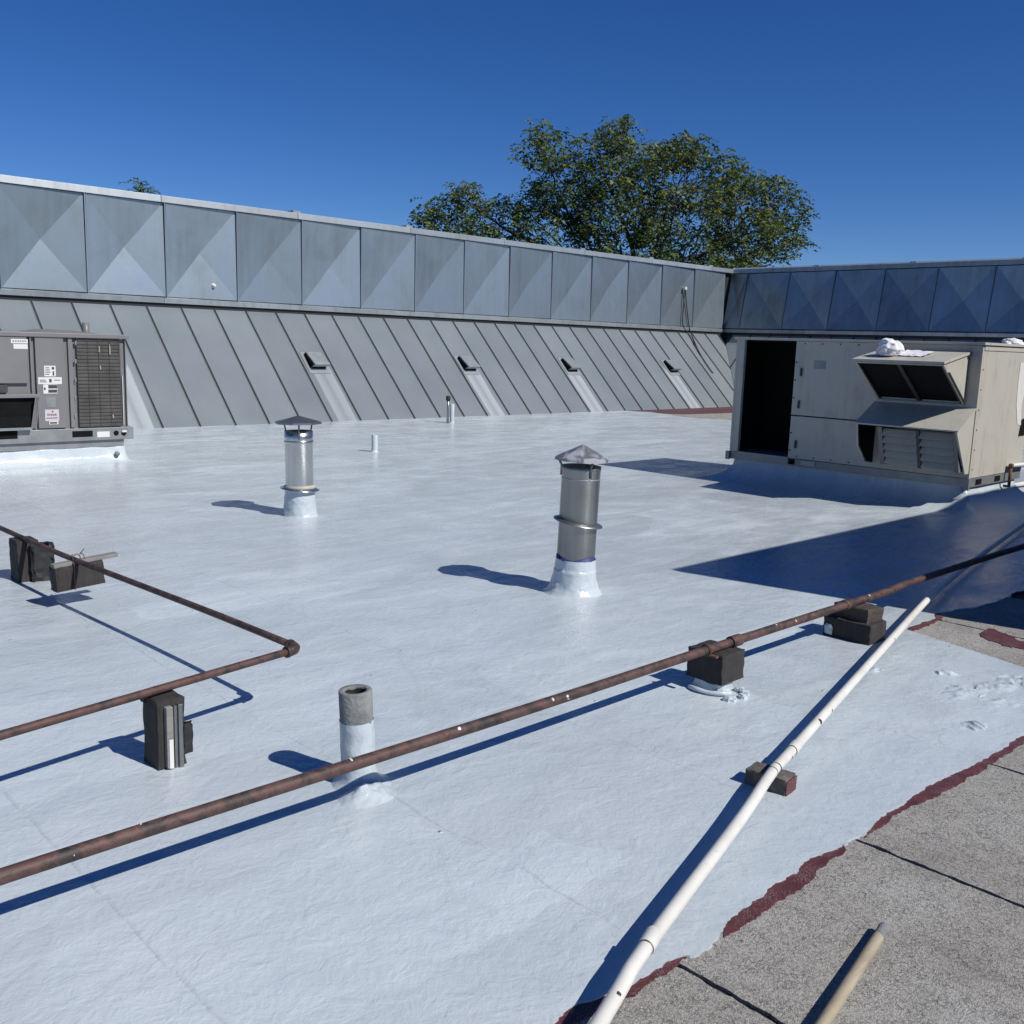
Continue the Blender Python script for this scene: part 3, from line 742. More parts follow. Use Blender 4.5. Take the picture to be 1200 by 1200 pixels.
for px, py, a0, mat in ((957, 847, .6, 'primer'), (968, 832, .2, 'ink'), (926, 886, -.2, 'ink'), (1048, 750, .3, 'ink'), (726, 1172, 1.0, 'ink')):
    c, d = pdir(px, py); side = d.cross(Vector((0, 0, 1)))
    vs = []; S = .013 if mat == 'primer' else .006
    for i in range(5):
        for j in range(5):
            th = a0+(j/4*2-1)*S/.0195; u = (i/4*2-1)*S*(1+.7*noise.noise(Vector((px, j*1.7, i*.4)))); k2 = max(0, 1-((i/2-1)**2+(j/2-1)**2)*.55)
            vs.append(c+d*u+(side*math.cos(th)+Vector((0, 0, 1))*math.sin(th))*(.0207+.0013*k2))
    MB().add(vs, [(i*5+j, i*5+j+1, (i+1)*5+j+1, (i+1)*5+j) for i in range(4) for j in range(4)], True).build('paint_mark', mat, pv)

# ================================================================== BLOCKS UNDER THE PIPES
def rough_block(name, near, dx, dy, dz, mat, root=None, rz=0.0, amp=.006, n=7, seed=0, tilt=(0, 0)):
    """timber block: near = its (xmin,ymin,zmin) corner; edges knocked about"""
    bm = bmesh.new(); bmesh.ops.create_cube(bm, size=1)
    bmesh.ops.subdivide_edges(bm, edges=bm.edges[:], cuts=n, use_grid_fill=True)
    R = Matrix.Rotation(rz, 3, 'Z') @ Matrix.Rotation(tilt[0], 3, 'X') @ Matrix.Rotation(tilt[1], 3, 'Y'); near = Vector(near)
    vs = []
    for v in bm.verts:
        e = sum(abs(abs(t)-.5) < 1e-4 for t in v.co)
        p = Vector(((v.co.x+.5)*dx, (v.co.y+.5)*dy, (v.co.z+.5)*dz))
        j = noise.noise_vector(p*24+Vector((seed, 0, 0)))*amp*(1.0 if e >= 2 else .35)
        if v.co.z < -.49: j.z = 0
        cdir = Vector((.5-(v.co.x+.5), .5-(v.co.y+.5), .5-(v.co.z+.5)))
        if e >= 2: p += cdir*amp*.9*(0 if v.co.z < -.49 else 1)
        v.co = near+R @ (p+j)
    b = MB(); b.add([v.co for v in bm.verts], [[v.index for v in f.verts] for f in bm.faces]); bm.free()
    return b.build(name, mat, root, origin=None if root else near)

# block under the long pipe, sitting on a coated lump
n4 = G(842, 803, .055)
yl = G(797, 785, .055)
t4 = thing('pipe_support', (n4.x, n4.y, 0), 'single dark timber block on a torn white-coated pad under the rusty pipe', 'pipe support')
rough_block('timber_block', (n4.x, n4.y-.015, .055), .20, .215, .153, 'wood_dark', t4, seed=1)
rough_block('coated_pad', (n4.x+.0, n4.y+.01, -.002), .16, .15, .06, 'coat', t4, amp=.018, seed=5)
MB().tube(smooth_path([(n4.x-.03, n4.y+.15, .012), (n4.x-.05, n4.y+.10, .02), (n4.x-.04, n4.y+.03, .018), (n4.x-.005, n4.y-.03, .022), (n4.x+.05, n4.y-.04, .014)]), [.012]*33, 10, jit=.5).build('coating_roll', 'coat', t4)
for k in range(7):
    a = rnd.random()*6.28; rough_block('coating_crumb', (n4.x+.05+.06*math.cos(a), n4.y-.05+.03*math.sin(a), -.003), .045, .04, .03, 'coat', t4, rz=a, amp=.014, n=4, seed=k*3)
xs_ = G(822, 760, ZG).x
MB().tube([(xs_, YG+.029*math.cos(a), ZG+.029*math.sin(a)) for a in np.linspace(-1.9, 3.9, 18)], .005, 6).build('strap', 'rustm', t4)
MB().bb((xs_-.012, YG-.065, .206), (xs_+.012, YG-.022, .216)).build('strap_foot', 'rustm', t4)

# stacked pair under the long pipe
n5 = G(1018, 758); 
t5 = thing('pipe_support', (n5.x, n5.y, 0), 'stack of two dark timber blocks, the top one askew, under the rusty pipe', 'pipe support')
rough_block('timber_block', (n5.x, n5.y, 0), .21, .30, .125, 'wood_dark', t5, seed=3)
n5b = G(1000, 733, .125)
rough_block('timber_block', (n5.x+.03, n5.y+.04, .1245), .17, .24, .084, 'wood_brown', t5, rz=-.12, seed=8, amp=.008)
rough_block('coating_patch', (n5.x-.012, n5.y+.235, .02), .02, .05, .06, 'coat', t5, amp=.01, seed=2, n=5)

# tall block with a channel post under the cornered pipe
n3 = G(186, 905)
t3 = thing('pipe_support', (n3.x, n3.y, 0), 'tall dark timber block with a pale slatted channel on its face under the cornered pipe', 'pipe support')
rough_block('timber_block', (n3.x, n3.y+.0, 0), .115, .135, .285, 'wood_dark', t3, seed=11)
MB().bb((n3.x+.028, n3.y-.022, .012), (n3.x+.056, n3.y+.004, .262)).build('pale_slat', 'wood_grey', t3, bev=.003)
MB().bb((n3.x+.062, n3.y-.016, .0), (n3.x+.074, n3.y+.004, .262)).build('steel_lip', 'dullz', t3)
MB().bb((n3.x+.076, n3.y-.024, .0), (n3.x+.094, n3.y+.004, .266)).build('steel_lip', 'dullz', t3, bev=.002)
MB().bb((n3.x+.036, n3.y-.025, .012), (n3.x+.052, n3.y-.021, .13)).build('white_paint_strip', 'whitep', t3)
rough_block('torn_rubber', (n3.x+.098, n3.y-.01, .05), .045, .02, .13, 'black', t3, amp=.022, seed=21)
MB().bb((n3.x-.006, n3.y+.10, .255), (n3.x+.10, n3.y+.14, .288)).build('saddle', 'wood_dark', t3)

# block further along the cornered pipe
n1 = G(22, 684)
t1 = thing('pipe_support', (n1.x, n1.y, 0), 'upright dark block with a ragged torn edge under the cornered pipe', 'pipe support')
rough_block('timber_block', (n1.x-.0, n1.y, 0), .14, .17, .288, 'wood_dark', t1, seed=31)
rough_block('torn_rubber', (n1.x+.075, n1.y-.045, .0), .15, .05, .27, 'black', t1, amp=.03, seed=33)
# block dangling from the pipe
def lpz(x0, y0): return ZL
q2 = G(68, 697, .09)
t2 = thing('pipe_support', (q2.x, q2.y, .09), 'dark block hanging clear of the roof, wired to the cornered pipe with a grey batten', 'pipe support')
rough_block('timber_block', (q2.x-.02, q2.y-.05, .115), .30, .10, .15, 'wood_dark', t2, rz=.05, seed=41, tilt=(0, -.06))
MB().box((q2.x+.17, q2.y+.0, .286), (.40, .055, .024), Matrix.Rotation(.05, 3, 'Z') @ Matrix.Rotation(-.06, 3, 'Y')).build('grey_batten', 'wood_grey', t2, bev=.003)
tt = min(range(200), key=lambda i: abs(K.lerp(B1, i/200).y-(q2.y+.0))); pw = K.lerp(B1, tt/200)
MB().tube([(pw.x+.028*math.cos(a)+.004*a, q2.y, pw.z-.01+.030*math.sin(a)) for a in np.linspace(-2.2, 8, 34)]+[(pw.x+.05, q2.y-.01, pw.z+.05)], .003, 6).build('tie_wire', 'rustm', t2)
MB().tube([(pw.x-.03, q2.y-.056, .12), (pw.x-.03, q2.y-.056, .28), (pw.x-.02, q2.y, pw.z+.02)], .003, 6).build('tie_wire', 'rustm', t2)

# brick under the plastic pipe
nb = G(921, 934)
bk = thing('brick', (nb.x, nb.y, 0), 'weathered brick with a red-primed end under the white plastic pipe', 'brick', rz=0)
rough_block('brick_body', (nb.x-.01, nb.y+.0, 0), .10, .17, .070, "brick", bk, rz=.12, amp=.005, seed=51)
rough_block('primed_end', (nb.x-.006, nb.y-.006, .003), .092, .008, .060, "primer", bk, rz=.12, amp=.003, seed=52, n=4)

# wooden pole on the bare sheets
s0 = G(1037, 1086, .017); s1 = G(967, 1196, .030); s2 = s1+(s1-s0)*1.6
sp = thing('wooden_pole', (s1.x, s1.y, 0), 'round wooden handle lying on the bare granule sheets', 'pole')
MB().tube([s0+(s1-s0)*t for t in (0, .012)]+[s0.lerp(s1, .3), s1, s2], [.012, .0160, .0165, .0165, .0165], 20).build('shaft', 'handle', sp)
MB().tube([s0+(s1-s0)*t for t in (-.002, .01, .13)], [.011, .0166, .0168], 20).build('painted_tip', 'cement', sp)

# ================================================================== RIGHT AIR HANDLER
X0 = 11.2
kx = X0/11.8
YR, YLf = PX(1152, 480, X0).y+.0, PX(862, 450, X0).y
YR = .5*(PX(1152, 399, X0).y+PX(1138, 558, X0).y); YLf = .5*(PX(863, 396, X0).y+PX(857.5, 500, X0).y)
ZTp = PX(1000, 398, X0).z; ZB = .27; XBK = X0+1.55
ah = thing('air_handler', (X0, (YR+YLf)/2, 0), 'big beige rooftop air handler with an open dark bay and jutting intake hoods', 'air handler')
def Fp(px, py, off=0.0): p = PX(px, py, X0-off); return p
def fbox(x0, x1, y0, y1, z0, z1): return MB().bb((x0, y0, z0), (x1, y1, z1))
zr = ZB+.10
# curb, wrapped in coating and flaring onto the roof
cy0, cy1, cx0, cx1 = YR+.04, YLf-.04, X0+.05, XBK-.05
b = MB(); ring = []
prof = [(.42, -.002), (.30, .012), (.16, .045), (.06, .12), (.0, .20), (-.01, ZB+.002)]
n = 30; rows = []
for off, z in prof:
    cs_ = [(cx0-off, cy0-off), (cx1+off, cy0-off), (cx1+off, cy1+off), (cx0-off, cy1+off)]
    row = []
    for i in range(4):
        a = Vector((*cs_[i], z)); c2 = Vector((*cs_[(i+1) % 4], z))
        for k in range(n):
            p = a.lerp(c2, k/n); j = noise.noise(p*3.1)*.035*(1 if 0 < z < .2 else .2)
            row.append(p+Vector((j, j, j*.3 if z > 0.001 else 0)))
    rows.append(row)
m = len(rows[0]); vs = [v for r in rows for v in r]
b.add(vs, [(i*m+k, i*m+(k+1) % m, (i+1)*m+(k+1) % m, (i+1)*m+k) for i in range(len(rows)-1) for k in range(m)], True)
b.build('coated_curb', 'coat', ah)
# base rail
fbox(X0+.02, XBK, YR+.006, YLf-.004, ZB, zr).build('base_rail', 'rail', ah)
fbox(X0+.006, X0+.024, YLf-1.25, YLf-1.06, ZB+.025, zr-.02).build('lifting_slot', 'beige', ah); fbox(X0+.006, X0+.024, YLf-.96, YLf-.88, ZB+.02, zr-.015).build('lifting_slot', 'dark', ah)
fbox(X0+.01, X0+.03, YR+.04, YLf-.04, zr-.006, zr+.006).build('base_flashing', 'batten', ah)
for xx in (X0+.20, X0+.75): fbox(xx, xx+.15, YR-.002, YR+.01, ZB+.02, zr-.02).build('lifting_slot', 'dark', ah)
fbox(X0-.02, X0+.02, YLf-.01, YLf+.05, ZB-.01, ZB+.10).build('lifting_lug', 'rail', ah, bev=.008)
fbox(X0-.015, X0+.02, YR-.004, YR+.05, ZB-.03, zr).build('corner_bracket', 'rail', ah)
# shell
bay0, bay1 = PX(929, 460, X0).y, PX(869, 460, X0).y
fbox(X0, XBK, YLf-.035, YLf, zr, ZTp-.03).build('end_panel', 'beige', ah, bev=.004)
fbox(XBK-.03, XBK, YR+.02, YLf-.036, zr, ZTp-.03).build('back_panel', 'beige', ah)
fbox(X0-.0, X0+.05, bay1, YLf-.036, zr, ZTp-.03).build('corner_post', 'beige', ah, bev=.003)
fbox(X0-.03, XBK+.03, YR-.025, YLf+.025, ZTp-.03, ZTp).build('roof_panel', 'beige', ah, bev=.004)
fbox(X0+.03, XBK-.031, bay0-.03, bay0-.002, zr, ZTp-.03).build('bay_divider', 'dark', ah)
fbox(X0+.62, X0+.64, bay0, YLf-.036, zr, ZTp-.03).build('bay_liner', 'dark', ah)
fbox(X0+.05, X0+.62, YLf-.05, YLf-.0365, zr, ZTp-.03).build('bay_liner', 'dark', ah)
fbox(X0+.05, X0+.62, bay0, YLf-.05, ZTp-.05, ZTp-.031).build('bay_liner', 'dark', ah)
fbox(X0+.0, X0+.62, bay0, YLf-.036, zr-.02, zr+.008).build('bay_floor', 'rail', ah)
fbox(X0+.55, X0+.60, bay0+.15, bay0+.25, .6, 1.5).build('bay_coil', 'filt', ah)
zg = PX(970, 490, X0).z
fbox(X0-.0, X0+.03, YR+.036, bay0, zg+.008, ZTp-.033).build('upper_front_panel', 'beige', ah, bev=.003)
fbox(X0+.002, X0+.03, YR+.036, bay0, zr+.002, zg-.008).build('lower_front_panel', 'beige', ah, bev=.003)
fbox(X0+.014, X0+.034, YR+.036, bay0, zg-.02, zg+.02).build('panel_groove', 'batten', ah)
fbox(X0-.01, X0+.035, YR, YR+.034, zr, ZTp-.033).build('corner_post', 'beige', ah, bev=.004)
fbox(X0+.036, XBK, YR, YR+.03, zr+.004, ZTp-.033).build('side_panel', 'beige', ah, bev=.003)
fbox(X0+.03, XBK, YR-.008, YR+.006, ZTp-.085, ZTp-.034).build('side_trim', 'beige', ah)
for k in range(6):
    z = zr+.1+k*.22
    for yy, xx in ((bay0-.02, X0-.004),):
        MB().lathe([(0, .004), (.009, .003), (.012, 0)], (xx+.004, yy, z), 10, (-1, 0, 0)).build('screw', 'ink', ah)
    MB().lathe([(0, .004), (.009, .003), (.012, 0)], (X0+.05, YR, z), 10, (0, -1, 0)).build('screw', 'ink', ah)
# upper intake hood: wedge
hr = PX(1137, 412, X0); hz1 = hr.z; hyR = hr.y
hf = PY(1106, 424, hyR); hxF = hf.x; hzF = hf.z
hyL = PX(1002, 416, hxF).y; hz0 = PX(1131, 475, X0).z
t_ = .018
MB().prism([(X0-.001, hyR-.02, hz1), (X0-.001, hyL+.02, hz1), (hxF-.03, hyL+.02, hzF), (hxF-.03, hyR-.02, hzF)], (0, 0, -.028)).build('hood_roof', 'beige', ah, bev=.003)
MB().prism([(X0-.001, hyR, hz1-.03), (hxF, hyR, hzF-.03), (X0-.001, hyR, hz0)], (0, t_, 0)).build('hood_cheek', 'beige', ah)
MB().prism([(X0-.001, hyL, hz1-.03), (hxF, hyL, hzF-.03), (X0-.001, hyL, hz0)], (0, -t_, 0)).build('hood_cheek', 'beige', ah)
nv = Vector((hz0-hzF, 0, -(X0-hxF))); nv = Vector((-(hzF-hz0), 0, -(X0-hxF))).normalized()
def Hq(s, y, o=0.0): return Vector((hxF+(X0-hxF)*s, y, (hzF-.03)+(hz0-hzF+.03)*s))+nv*o
MB().prism([Hq(.02, hyR+t_, -.03), Hq(.98, hyR+t_, -.03), Hq(.98, hyL-t_, -.03), Hq(.02, hyL-t_, -.03)], nv*-.02).build('filter_screen', 'filt', ah)
for y0_, y1_ in ((hyR+t_, hyR+t_+.02), ((hyR+hyL)/2-.022, (hyR+hyL)/2+.022), (hyL-t_-.02, hyL-t_)):
    MB().prism([Hq(.0, y0_), Hq(.97, y0_), Hq(.97, y1_), Hq(.0, y1_)], nv*-.02).build('filter_rail', 'ink', ah)
MB().prism([Hq(.0, hyR+.001), Hq(.025, hyR+.001), Hq(.025, hyL-.001), Hq(.0, hyL-.001)], nv*.006).build('hood_lip', 'beige', ah)
MB().prism([Hq(.965, hyR+.001), Hq(.99, hyR+.001), Hq(.99, hyL-.001), Hq(.965, hyL-.001)], nv*.006).build('hood_lip', 'beige', ah)
MB().prism([Hq(.2, hyR-.02), Hq(.93, hyR-.02), Hq(.93, hyR-.001), Hq(.2, hyR-.001)], nv*-.012).build('filter_clip', 'ink', ah)
# lower relief hood
lw = PX(1144, 480, X0); ly = lw.y+.005; lf_ = PY(1122, 507, lw.y); lb = PY(1131, 556, lw.y)
lyL = PX(1003, 497, lf_.x).y
sec = [(X0-.001, lw.z), (lf_.x, lf_.z), (lb.x, max(lb.z, zr-.02)), (X0-.001, max(lb.z, zr-.02))]
MB().prism([(x, ly, z) for x, z in sec], (0, .02, 0)).build('relief_cheek', 'beige', ah)
MB().prism([(x, lyL, z) for x, z in [sec[0], (lf_.x, lf_.z), (lf_.x+.06, lf_.z-.25), (lb.x-.06, lb.z+.02), sec[3]]], (0, -.02, 0)).build('relief_cheek', 'beige', ah)
dv = (Vector((lf_.x, 0, lf_.z))-Vector((X0, 0, lw.z))); 
MB().prism([(X0-.001, ly-.012, lw.z+.002), (lf_.x-.01, ly-.012, lf_.z+.002), (lf_.x-.01, lyL+.012, lf_.z+.002), (X0-.001, lyL+.012, lw.z+.002)], (0, 0, .016)).build('relief_roof', 'beige', ah)
MB().prism([(x, lyL-.022, z) for x, z in [(X0-.003, sec[0][1]-.02), (lf_.x+.02, lf_.z-.01), (lf_.x+.075, lf_.z-.25), (lb.x-.045, lb.z+.03), (X0-.003, sec[3][1]+.01)]], (0, -.006, 0)).build('cheek_shade', 'dark', ah)  # near-black sheet paints the hood's shade onto the inner cheek
MB().prism([(X0-.003, ly+.03, lw.z-.004), (lf_.x+.012, ly+.03, lf_.z-.004), (lf_.x+.012, lyL-.03, lf_.z-.004), (X0-.003, lyL-.03, lw.z-.004)], (0, 0, -.006)).build('roof_shade', 'dark', ah)  # painted shade again, on the underside of the relief roof
# latches, label and rust weeps on the front
for yy, zz_ in ((bay0-.10, 1.45), (bay0-.10, 1.05), (bay0-.10, .55)):
    MB().bb((X0-.022, yy-.012, zz_-.05), (X0+.001, yy+.012, zz_+.05)).build('latch', 'ink', ah, bev=.004)
MB().bb((X0-.004, bay0-.42, 1.50), (X0+.001, bay0-.26, 1.60)).build('rating_plate', 'rail', ah)
for k in range(9):
    yy = bay0-.12-k*.235
    if not (hyR-.02 < yy < hyL+.02): MB().lathe([(0, .004), (.008, .003), (.011, 0)], (X0, yy, ZTp-.06), 10, (-1, 0, 0)).build('screw', 'ink', ah)
    if k < 4: MB().lathe([(0, .004), (.008, .003), (.011, 0)], (X0+.002, yy, zr+.03), 10, (-1, 0, 0)).build('screw', 'ink', ah)
# louvre blades in two columns, set back behind the cheeks
lo0 = PX(1030, 520, lf_.x+.05).y
Lx = lf_.x+.12; z_t = lf_.z-.03; z_b = max(lb.z, zr)+.03; mid = (ly+.06+lo0)/2
for y0_, y1_ in ((ly+.08, mid-.02), (mid+.02, lo0)):
    for k in range(5):
        zz = z_t-(k+.5)*(z_t-z_b)/5; hh = (z_t-z_b)/5
        xx = Lx+(z_t-zz)*.35
        MB().prism([(xx, y0_, zz+hh*.46), (xx-.035, y0_, zz-hh*.42), (xx-.028, y0_, zz-hh*.46), (xx+.010, y0_, zz+hh*.46)], (0, y1_-y0_, 0)).build('louvre_blade', 'beige', ah)
xm = Lx-.03
MB().prism([(xm, mid-.018, z_t+.01), (xm+(z_t-z_b)*.35, mid-.018, z_b-.01), (xm+(z_t-z_b)*.35+.03, mid-.018, z_b-.01), (xm+.03, mid-.018, z_t+.01)], (0, .036, 0)).build('louvre_mullion', 'ink', ah)
MB().prism([(xm-.01, lo0+.004, z_t+.02), (xm+(z_t-z_b)*.35, lo0+.004, z_b-.01), (X0, lo0+.004, z_b-.01), (X0, lo0+.004, z_t+.02)], (0, .05, 0)).build('louvre_jamb', 'rtu', ah)
MB().prism([(xm-.01, ly+.03, z_t+.02), (xm+(z_t-z_b)*.35, ly+.03, z_b-.01), (X0, ly+.03, z_b-.01), (X0, ly+.03, z_t+.02)], (0, .045, 0)).build('louvre_jamb', 'rtu', ah)
# marks on the side panel
def side_patch(name, px, mat, seed):
    P_ = [PY(x, y, YR-.002) for x, y in px]; pp = []
    for a, c2 in zip(P_, P_[1:]+P_[:1]):
        for k in range(6):
            p = a.lerp(c2, k/6); pp.append(p+Vector((noise.noise(p*40+Vector((seed, 0, 0)))*.012, 0, noise.noise(p*35)*.012)))
    MB().prism(pp, (0, -.002, 0)).build(name, mat, ah)
side_patch('paint_run', [(1196, 425), (1206, 424), (1202, 455), (1197, 474), (1196, 498), (1192, 498), (1191, 472), (1193, 450)], 'whitep', 1)
side_patch('dark_scuff', [(1197, 492), (1206, 486), (1206, 508), (1193, 512)], 'dark', 3)
# gas branch at the side
g0 = PY(1186, 546, YR-.06)
gb = thing('gas_branch', (g0.x, YR-.06, 0), 'short painted gas branch elbowing into the beige air handler', 'pipe')
MB().tube([(g0.x, YR-.05, .20), (g0.x, YR-.05, g0.z-.02)], .018, 14).build('riser', 'rustm', gb)
MB().tube([(g0.x-.02, YR-.05, g0.z), (g0.x+.5, YR-.055, g0.z-.01), (g0.x+1.2, YR-.06, g0.z-.01)], .026, 14).build('branch_run', 'whitep', gb)
MB().bb((g0.x-.02, YR-.06, .2), (g0.x+.02, YR+.01, .225)).build('riser_bracket', 'rustm', gb)
MB().box((g0.x, YR-.05, g0.z), (.055, .055, .055)).build('elbow', 'rustm', gb, bev=.018)
# grey drain conduit lying in front of the handler side
p0 = G(1131, 577.5, .06); p1 = G(1174, 571, .06); p2 = G(1200, 566.5, .06)
dc = thing('drain_conduit', (p0.x, p0.y, 0), 'pale drain conduit lying along the foot of the air handler side', 'pipe')
dd = (p2-p0).normalized()
MB().tube([p0, p0+dd*.01, p2+dd*1.2], [.02, .028, .028], 16).build('conduit_run', 'pvc', dc)
coupling(dc, 'joint_line', p1, dd, .02, .0295, 'batten')
MB().bb((p1.x-.04, p1.y-.04, 0), (p1.x+.04, p1.y+.04, .033)).build('packing_block', 'wood_dark', dc)
s_ = G(1121, 578, .0)
tag(MB().tube([s_+Vector((-.02, .02, .012)), s_+Vector((.05, .03, .10)), s_+Vector((.09, .04, .17))], .009, 8).build('stick', 'pvc', origin=s_), 'thin pale stick propped against the air handler curb corner', 'stick')

# crumpled cloths
def crumple(name, c, r, sc, seed, label, flat=None):
    bm = bmesh.new(); bmesh.ops.create_icosphere(bm, subdivisions=5, radius=1)
    for v in bm.verts:
        p = v.co.copy(); n1 = noise.noise(p*1.1+Vector((seed, 0, 0))); n2 = 1-abs(noise.noise(p*1.9+Vector((0, seed, 0))))*2.4; n3 = 1-abs(noise.noise(Vector((p.x*5+p.z*2, p.y*2, p.z*3+seed))))*2
        q = p*(1+.40*n1+.17*n2+.05*n3); q = Vector((q.x*sc[0], q.y*sc[1], max(q.z, -.55)*sc[2]))*r
        v.co = Vector(c)+q+Vector((0, 0, .55*sc[2]*r))
    b = MB(); b.add([v.co for v in bm.verts], [[v.index for v in f.verts] for f in bm.faces], True); bm.free()
    root = thing(name, c, label, 'cloth', 'white cloths left on the air handler')
    b.build('crumpled_part', 'cloth', root)
    if flat:
        n = 14; vs = []
        for j in range(n+1):
            for i in range(n+1):
                u = i/n; w_ = j/n
                p = Vector(flat[0]).lerp(Vector(flat[1]), u)+(Vector(flat[2])-Vector(flat[0]))*w_
                vs.append(p+Vector((0, 0, .012+.02*noise.noise(p*9)+.01*noise.noise(p*25))))
        MB().add(vs, [(j*(n+1)+i, j*(n+1)+i+1, (j+1)*(n+1)+i+1, (j+1)*(n+1)+i) for j in range(n) for i in range(n)], True).build('flat_part', 'cloth', root)
    return root
def hood_top(px, py):
    # on the hood's sloping roof
    d = ray(px, py); k = (hz1-hzF)/(X0-hxF); t = (hzF-k*hxF-CH)/(d.z-k*d.x); return CAM+d*t
ct = Vector((hxF+.28, hood_top(1043, 408).y, 0)); 
def htz(x): return hzF+(hz1-hzF)*(x-hxF)/(X0-hxF)
ct = PX(1043, 410, hxF+.25); ct.z = htz(ct.x)
f0 = PX(1052, 412, hxF+.2); f1_ = PX(1084, 411, hxF+.2); zz = htz(hxF+.2)+.01
crumple('white_cloth', ct, .13, (1, 1.0, .85), 3.7, 'crumpled white cloth with a flat tail lying on the intake hood',
        [(f0.x, f0.y, zz), (f1_.x, f1_.y, zz), (f0.x+.25, f0.y, zz+.05)])
c2 = PY(1187, 399, YR+.25); c2.z = ZTp
crumple('white_cloth', c2, .11, (1.4, .8, .42), 9.1, 'small rumpled white cloth on top of the air handler roof corner')

# ================================================================== LEFT PACKAGED UNIT
P0 = G(152, 540); YU = P0.y
def U(px, py): return PY(px, py, YU)
XR = U(150, 440).x; XLu = 1.9; ZU0 = U(120, 515).z; ZU1 = U(120, 500).z+.0; ZUt = U(100, 391).z
ZU0 = .29; ZU1 = .45
ru = thing('packaged_unit', (XR-1.2, YU, 0), 'grey-taupe packaged rooftop unit with a coil grille and white stickers on a white curb', 'rooftop unit')
def upan(name, px0, py0, px1, py1, mat, off=.0, th=.02, bev=.0, parent=None):
    a = U(px0, py0); c = U(px1, py1); return MB().bb((a.x, YU-off, a.z), (c.x, YU-off+th, c.z)).build(name, mat, parent or ru, bev=bev)
STK = []
# curb
b = MB(); cs0 = [(XLu, YU+.06), (U(148, 530).x, YU+.06), (U(148, 530).x, YU+1.4), (XLu, YU+1.4)]; rows = []
for off, z in [(.22, -.002), (.10, .01), (.04, .035), (.02, .08), (.008, .16), (.0, .235), (-.02, .245)]:
    row = []
    q = [(cs0[0][0]-off, cs0[0][1]-off), (cs0[1][0]+off, cs0[1][1]-off), (cs0[2][0]+off, cs0[2][1]+off), (cs0[3][0]-off, cs0[3][1]+off)]
    for i in range(4):
        a = Vector((*q[i], z)); c2 = Vector((*q[(i+1) % 4], z))
        for k in range(40):
            p = a.lerp(c2, k/40); j = noise.noise(p*4.3)*.022*(1 if z > .005 else .1); row.append(p+Vector((j*.5, j, j*.7)))
    rows.append(row)
m = len(rows[0])
b.add([v for r in rows for v in r], [(i*m+k, i*m+(k+1) % m, (i+1)*m+(k+1) % m, (i+1)*m+k) for i in range(len(rows)-1) for k in range(m)], True).build('coated_curb', 'coat', ru)
MB().bb((XLu+.02, YU+.05, .2), (U(147, 515).x, YU+1.35, ZU0+.001)).build('curb_gasket', 'rail', ru)
MB().bb((XLu, YU+.01, ZU0), (U(157, 510).x, YU+1.42, ZU1)).build('base_rail', 'rail', ru, bev=.004)
MB().bb((XLu, YU+.03, ZU1), (XR-.01, YU+1.4, ZUt-.06)).build('cabinet', 'rtu', ru)
MB().bb((XLu-.03, YU-.03, ZUt-.055), (XR+.02, YU+1.44, ZUt)).build('lid', 'rtu', ru, bev=.006)
MB().prism([(U(50, 390).x, YU+.3, ZUt), (U(128, 390).x, YU+.3, ZUt), (U(95, 390).x, YU+.3, ZUt+.035), (U(75, 390).x, YU+.3, ZUt+.04)], (0, .7, 0)).build('fan_shroud', 'rtu', ru)
fx = U(109, 385); MB().lathe([(.045, ZUt), (.045, ZUt+.14), (.04, ZUt+.14), (.04, ZUt+.02), (.001, ZUt+.02)], (fx.x+.1, YU+.5, 0), 20).build('flue_stub', 'rtu', ru)
upan('access_panel', 40, 394, 78, 501, 'rtu', .012, .03, .004)
upan('post', 79, 394, 88.5, 501, 'rtu', .004, .03, .003)
upan('upper_door', -60, 392, 33, 449, 'rtu', .016, .04, .004)
upan('upper_door_frame', 34, 392, 39, 458, 'rtu', .006, .03)
# hood niche with sloping sides
a = U(-60, 464); c2 = U(36, 502)
MB().bb((a.x, YU-.004, c2.z), (c2.x+.05, YU+.02, a.z)).build('niche_back', 'dark', ru)
MB().prism([(U(45, 465).x, YU-.004, U(45, 465).z), (U(38, 465).x, YU-.10, U(38, 465).z), (U(36, 502).x, YU-.012, U(36, 502).z), (U(42, 502).x, YU-.004, U(42, 502).z)], (.012, 0, 0)).build('niche_cheek', 'rtu', ru)
MB().bb((U(-60, 462).x, YU-.06, U(20, 466).z), (U(45, 465).x, YU+.02, U(20, 462).z)).build('niche_head', 'rtu', ru, bev=.003)
MB().bb((U(-60, 500).x, YU-.06, U(20, 504).z), (U(36, 502).x, YU+.02, U(20, 501).z)).build('niche_sill', 'galv2', ru)
upan('niche_filter', -60, 490, 35, 500, 'filt', .03, .02)
# coil section
upan('coil', 89, 394, 143, 499, 'coil', .0, .02)
b = MB(); a0 = U(89, 396); a1 = U(143, 498); zt = a0.z; zb = a1.z; k = 0
while zb+k*.045 < zt:
    z = zb+k*.045; b.bb((a0.x, YU-.016, z), (a1.x, YU-.010, z+.004)); k += 1
for k in range(5):
    x = a0.x+(a1.x-a0.x)*k/4; b.bb((x-.002, YU-.019, zb), (x+.002, YU-.0165, zt))
b.build('coil_guard', 'ink', ru)
for px, py, hh in ((115.5, 408, .05), (128, 408, .08), (117, 430, .03), (132, 487, .03)):
    p = U(px, py); rough_block('bent_fin', (p.x-.008, YU-.022, p.z-hh), .014, .004, hh*1.6, 'sealant', ru, amp=.008, n=3, seed=px)
upan('corner_post', 145.5, 394, 150, 499, 'rtu', .006, .05, .003)
upan('coil_end_plate', 143, 440, 145.6, 497, 'sticker', .004, .03)
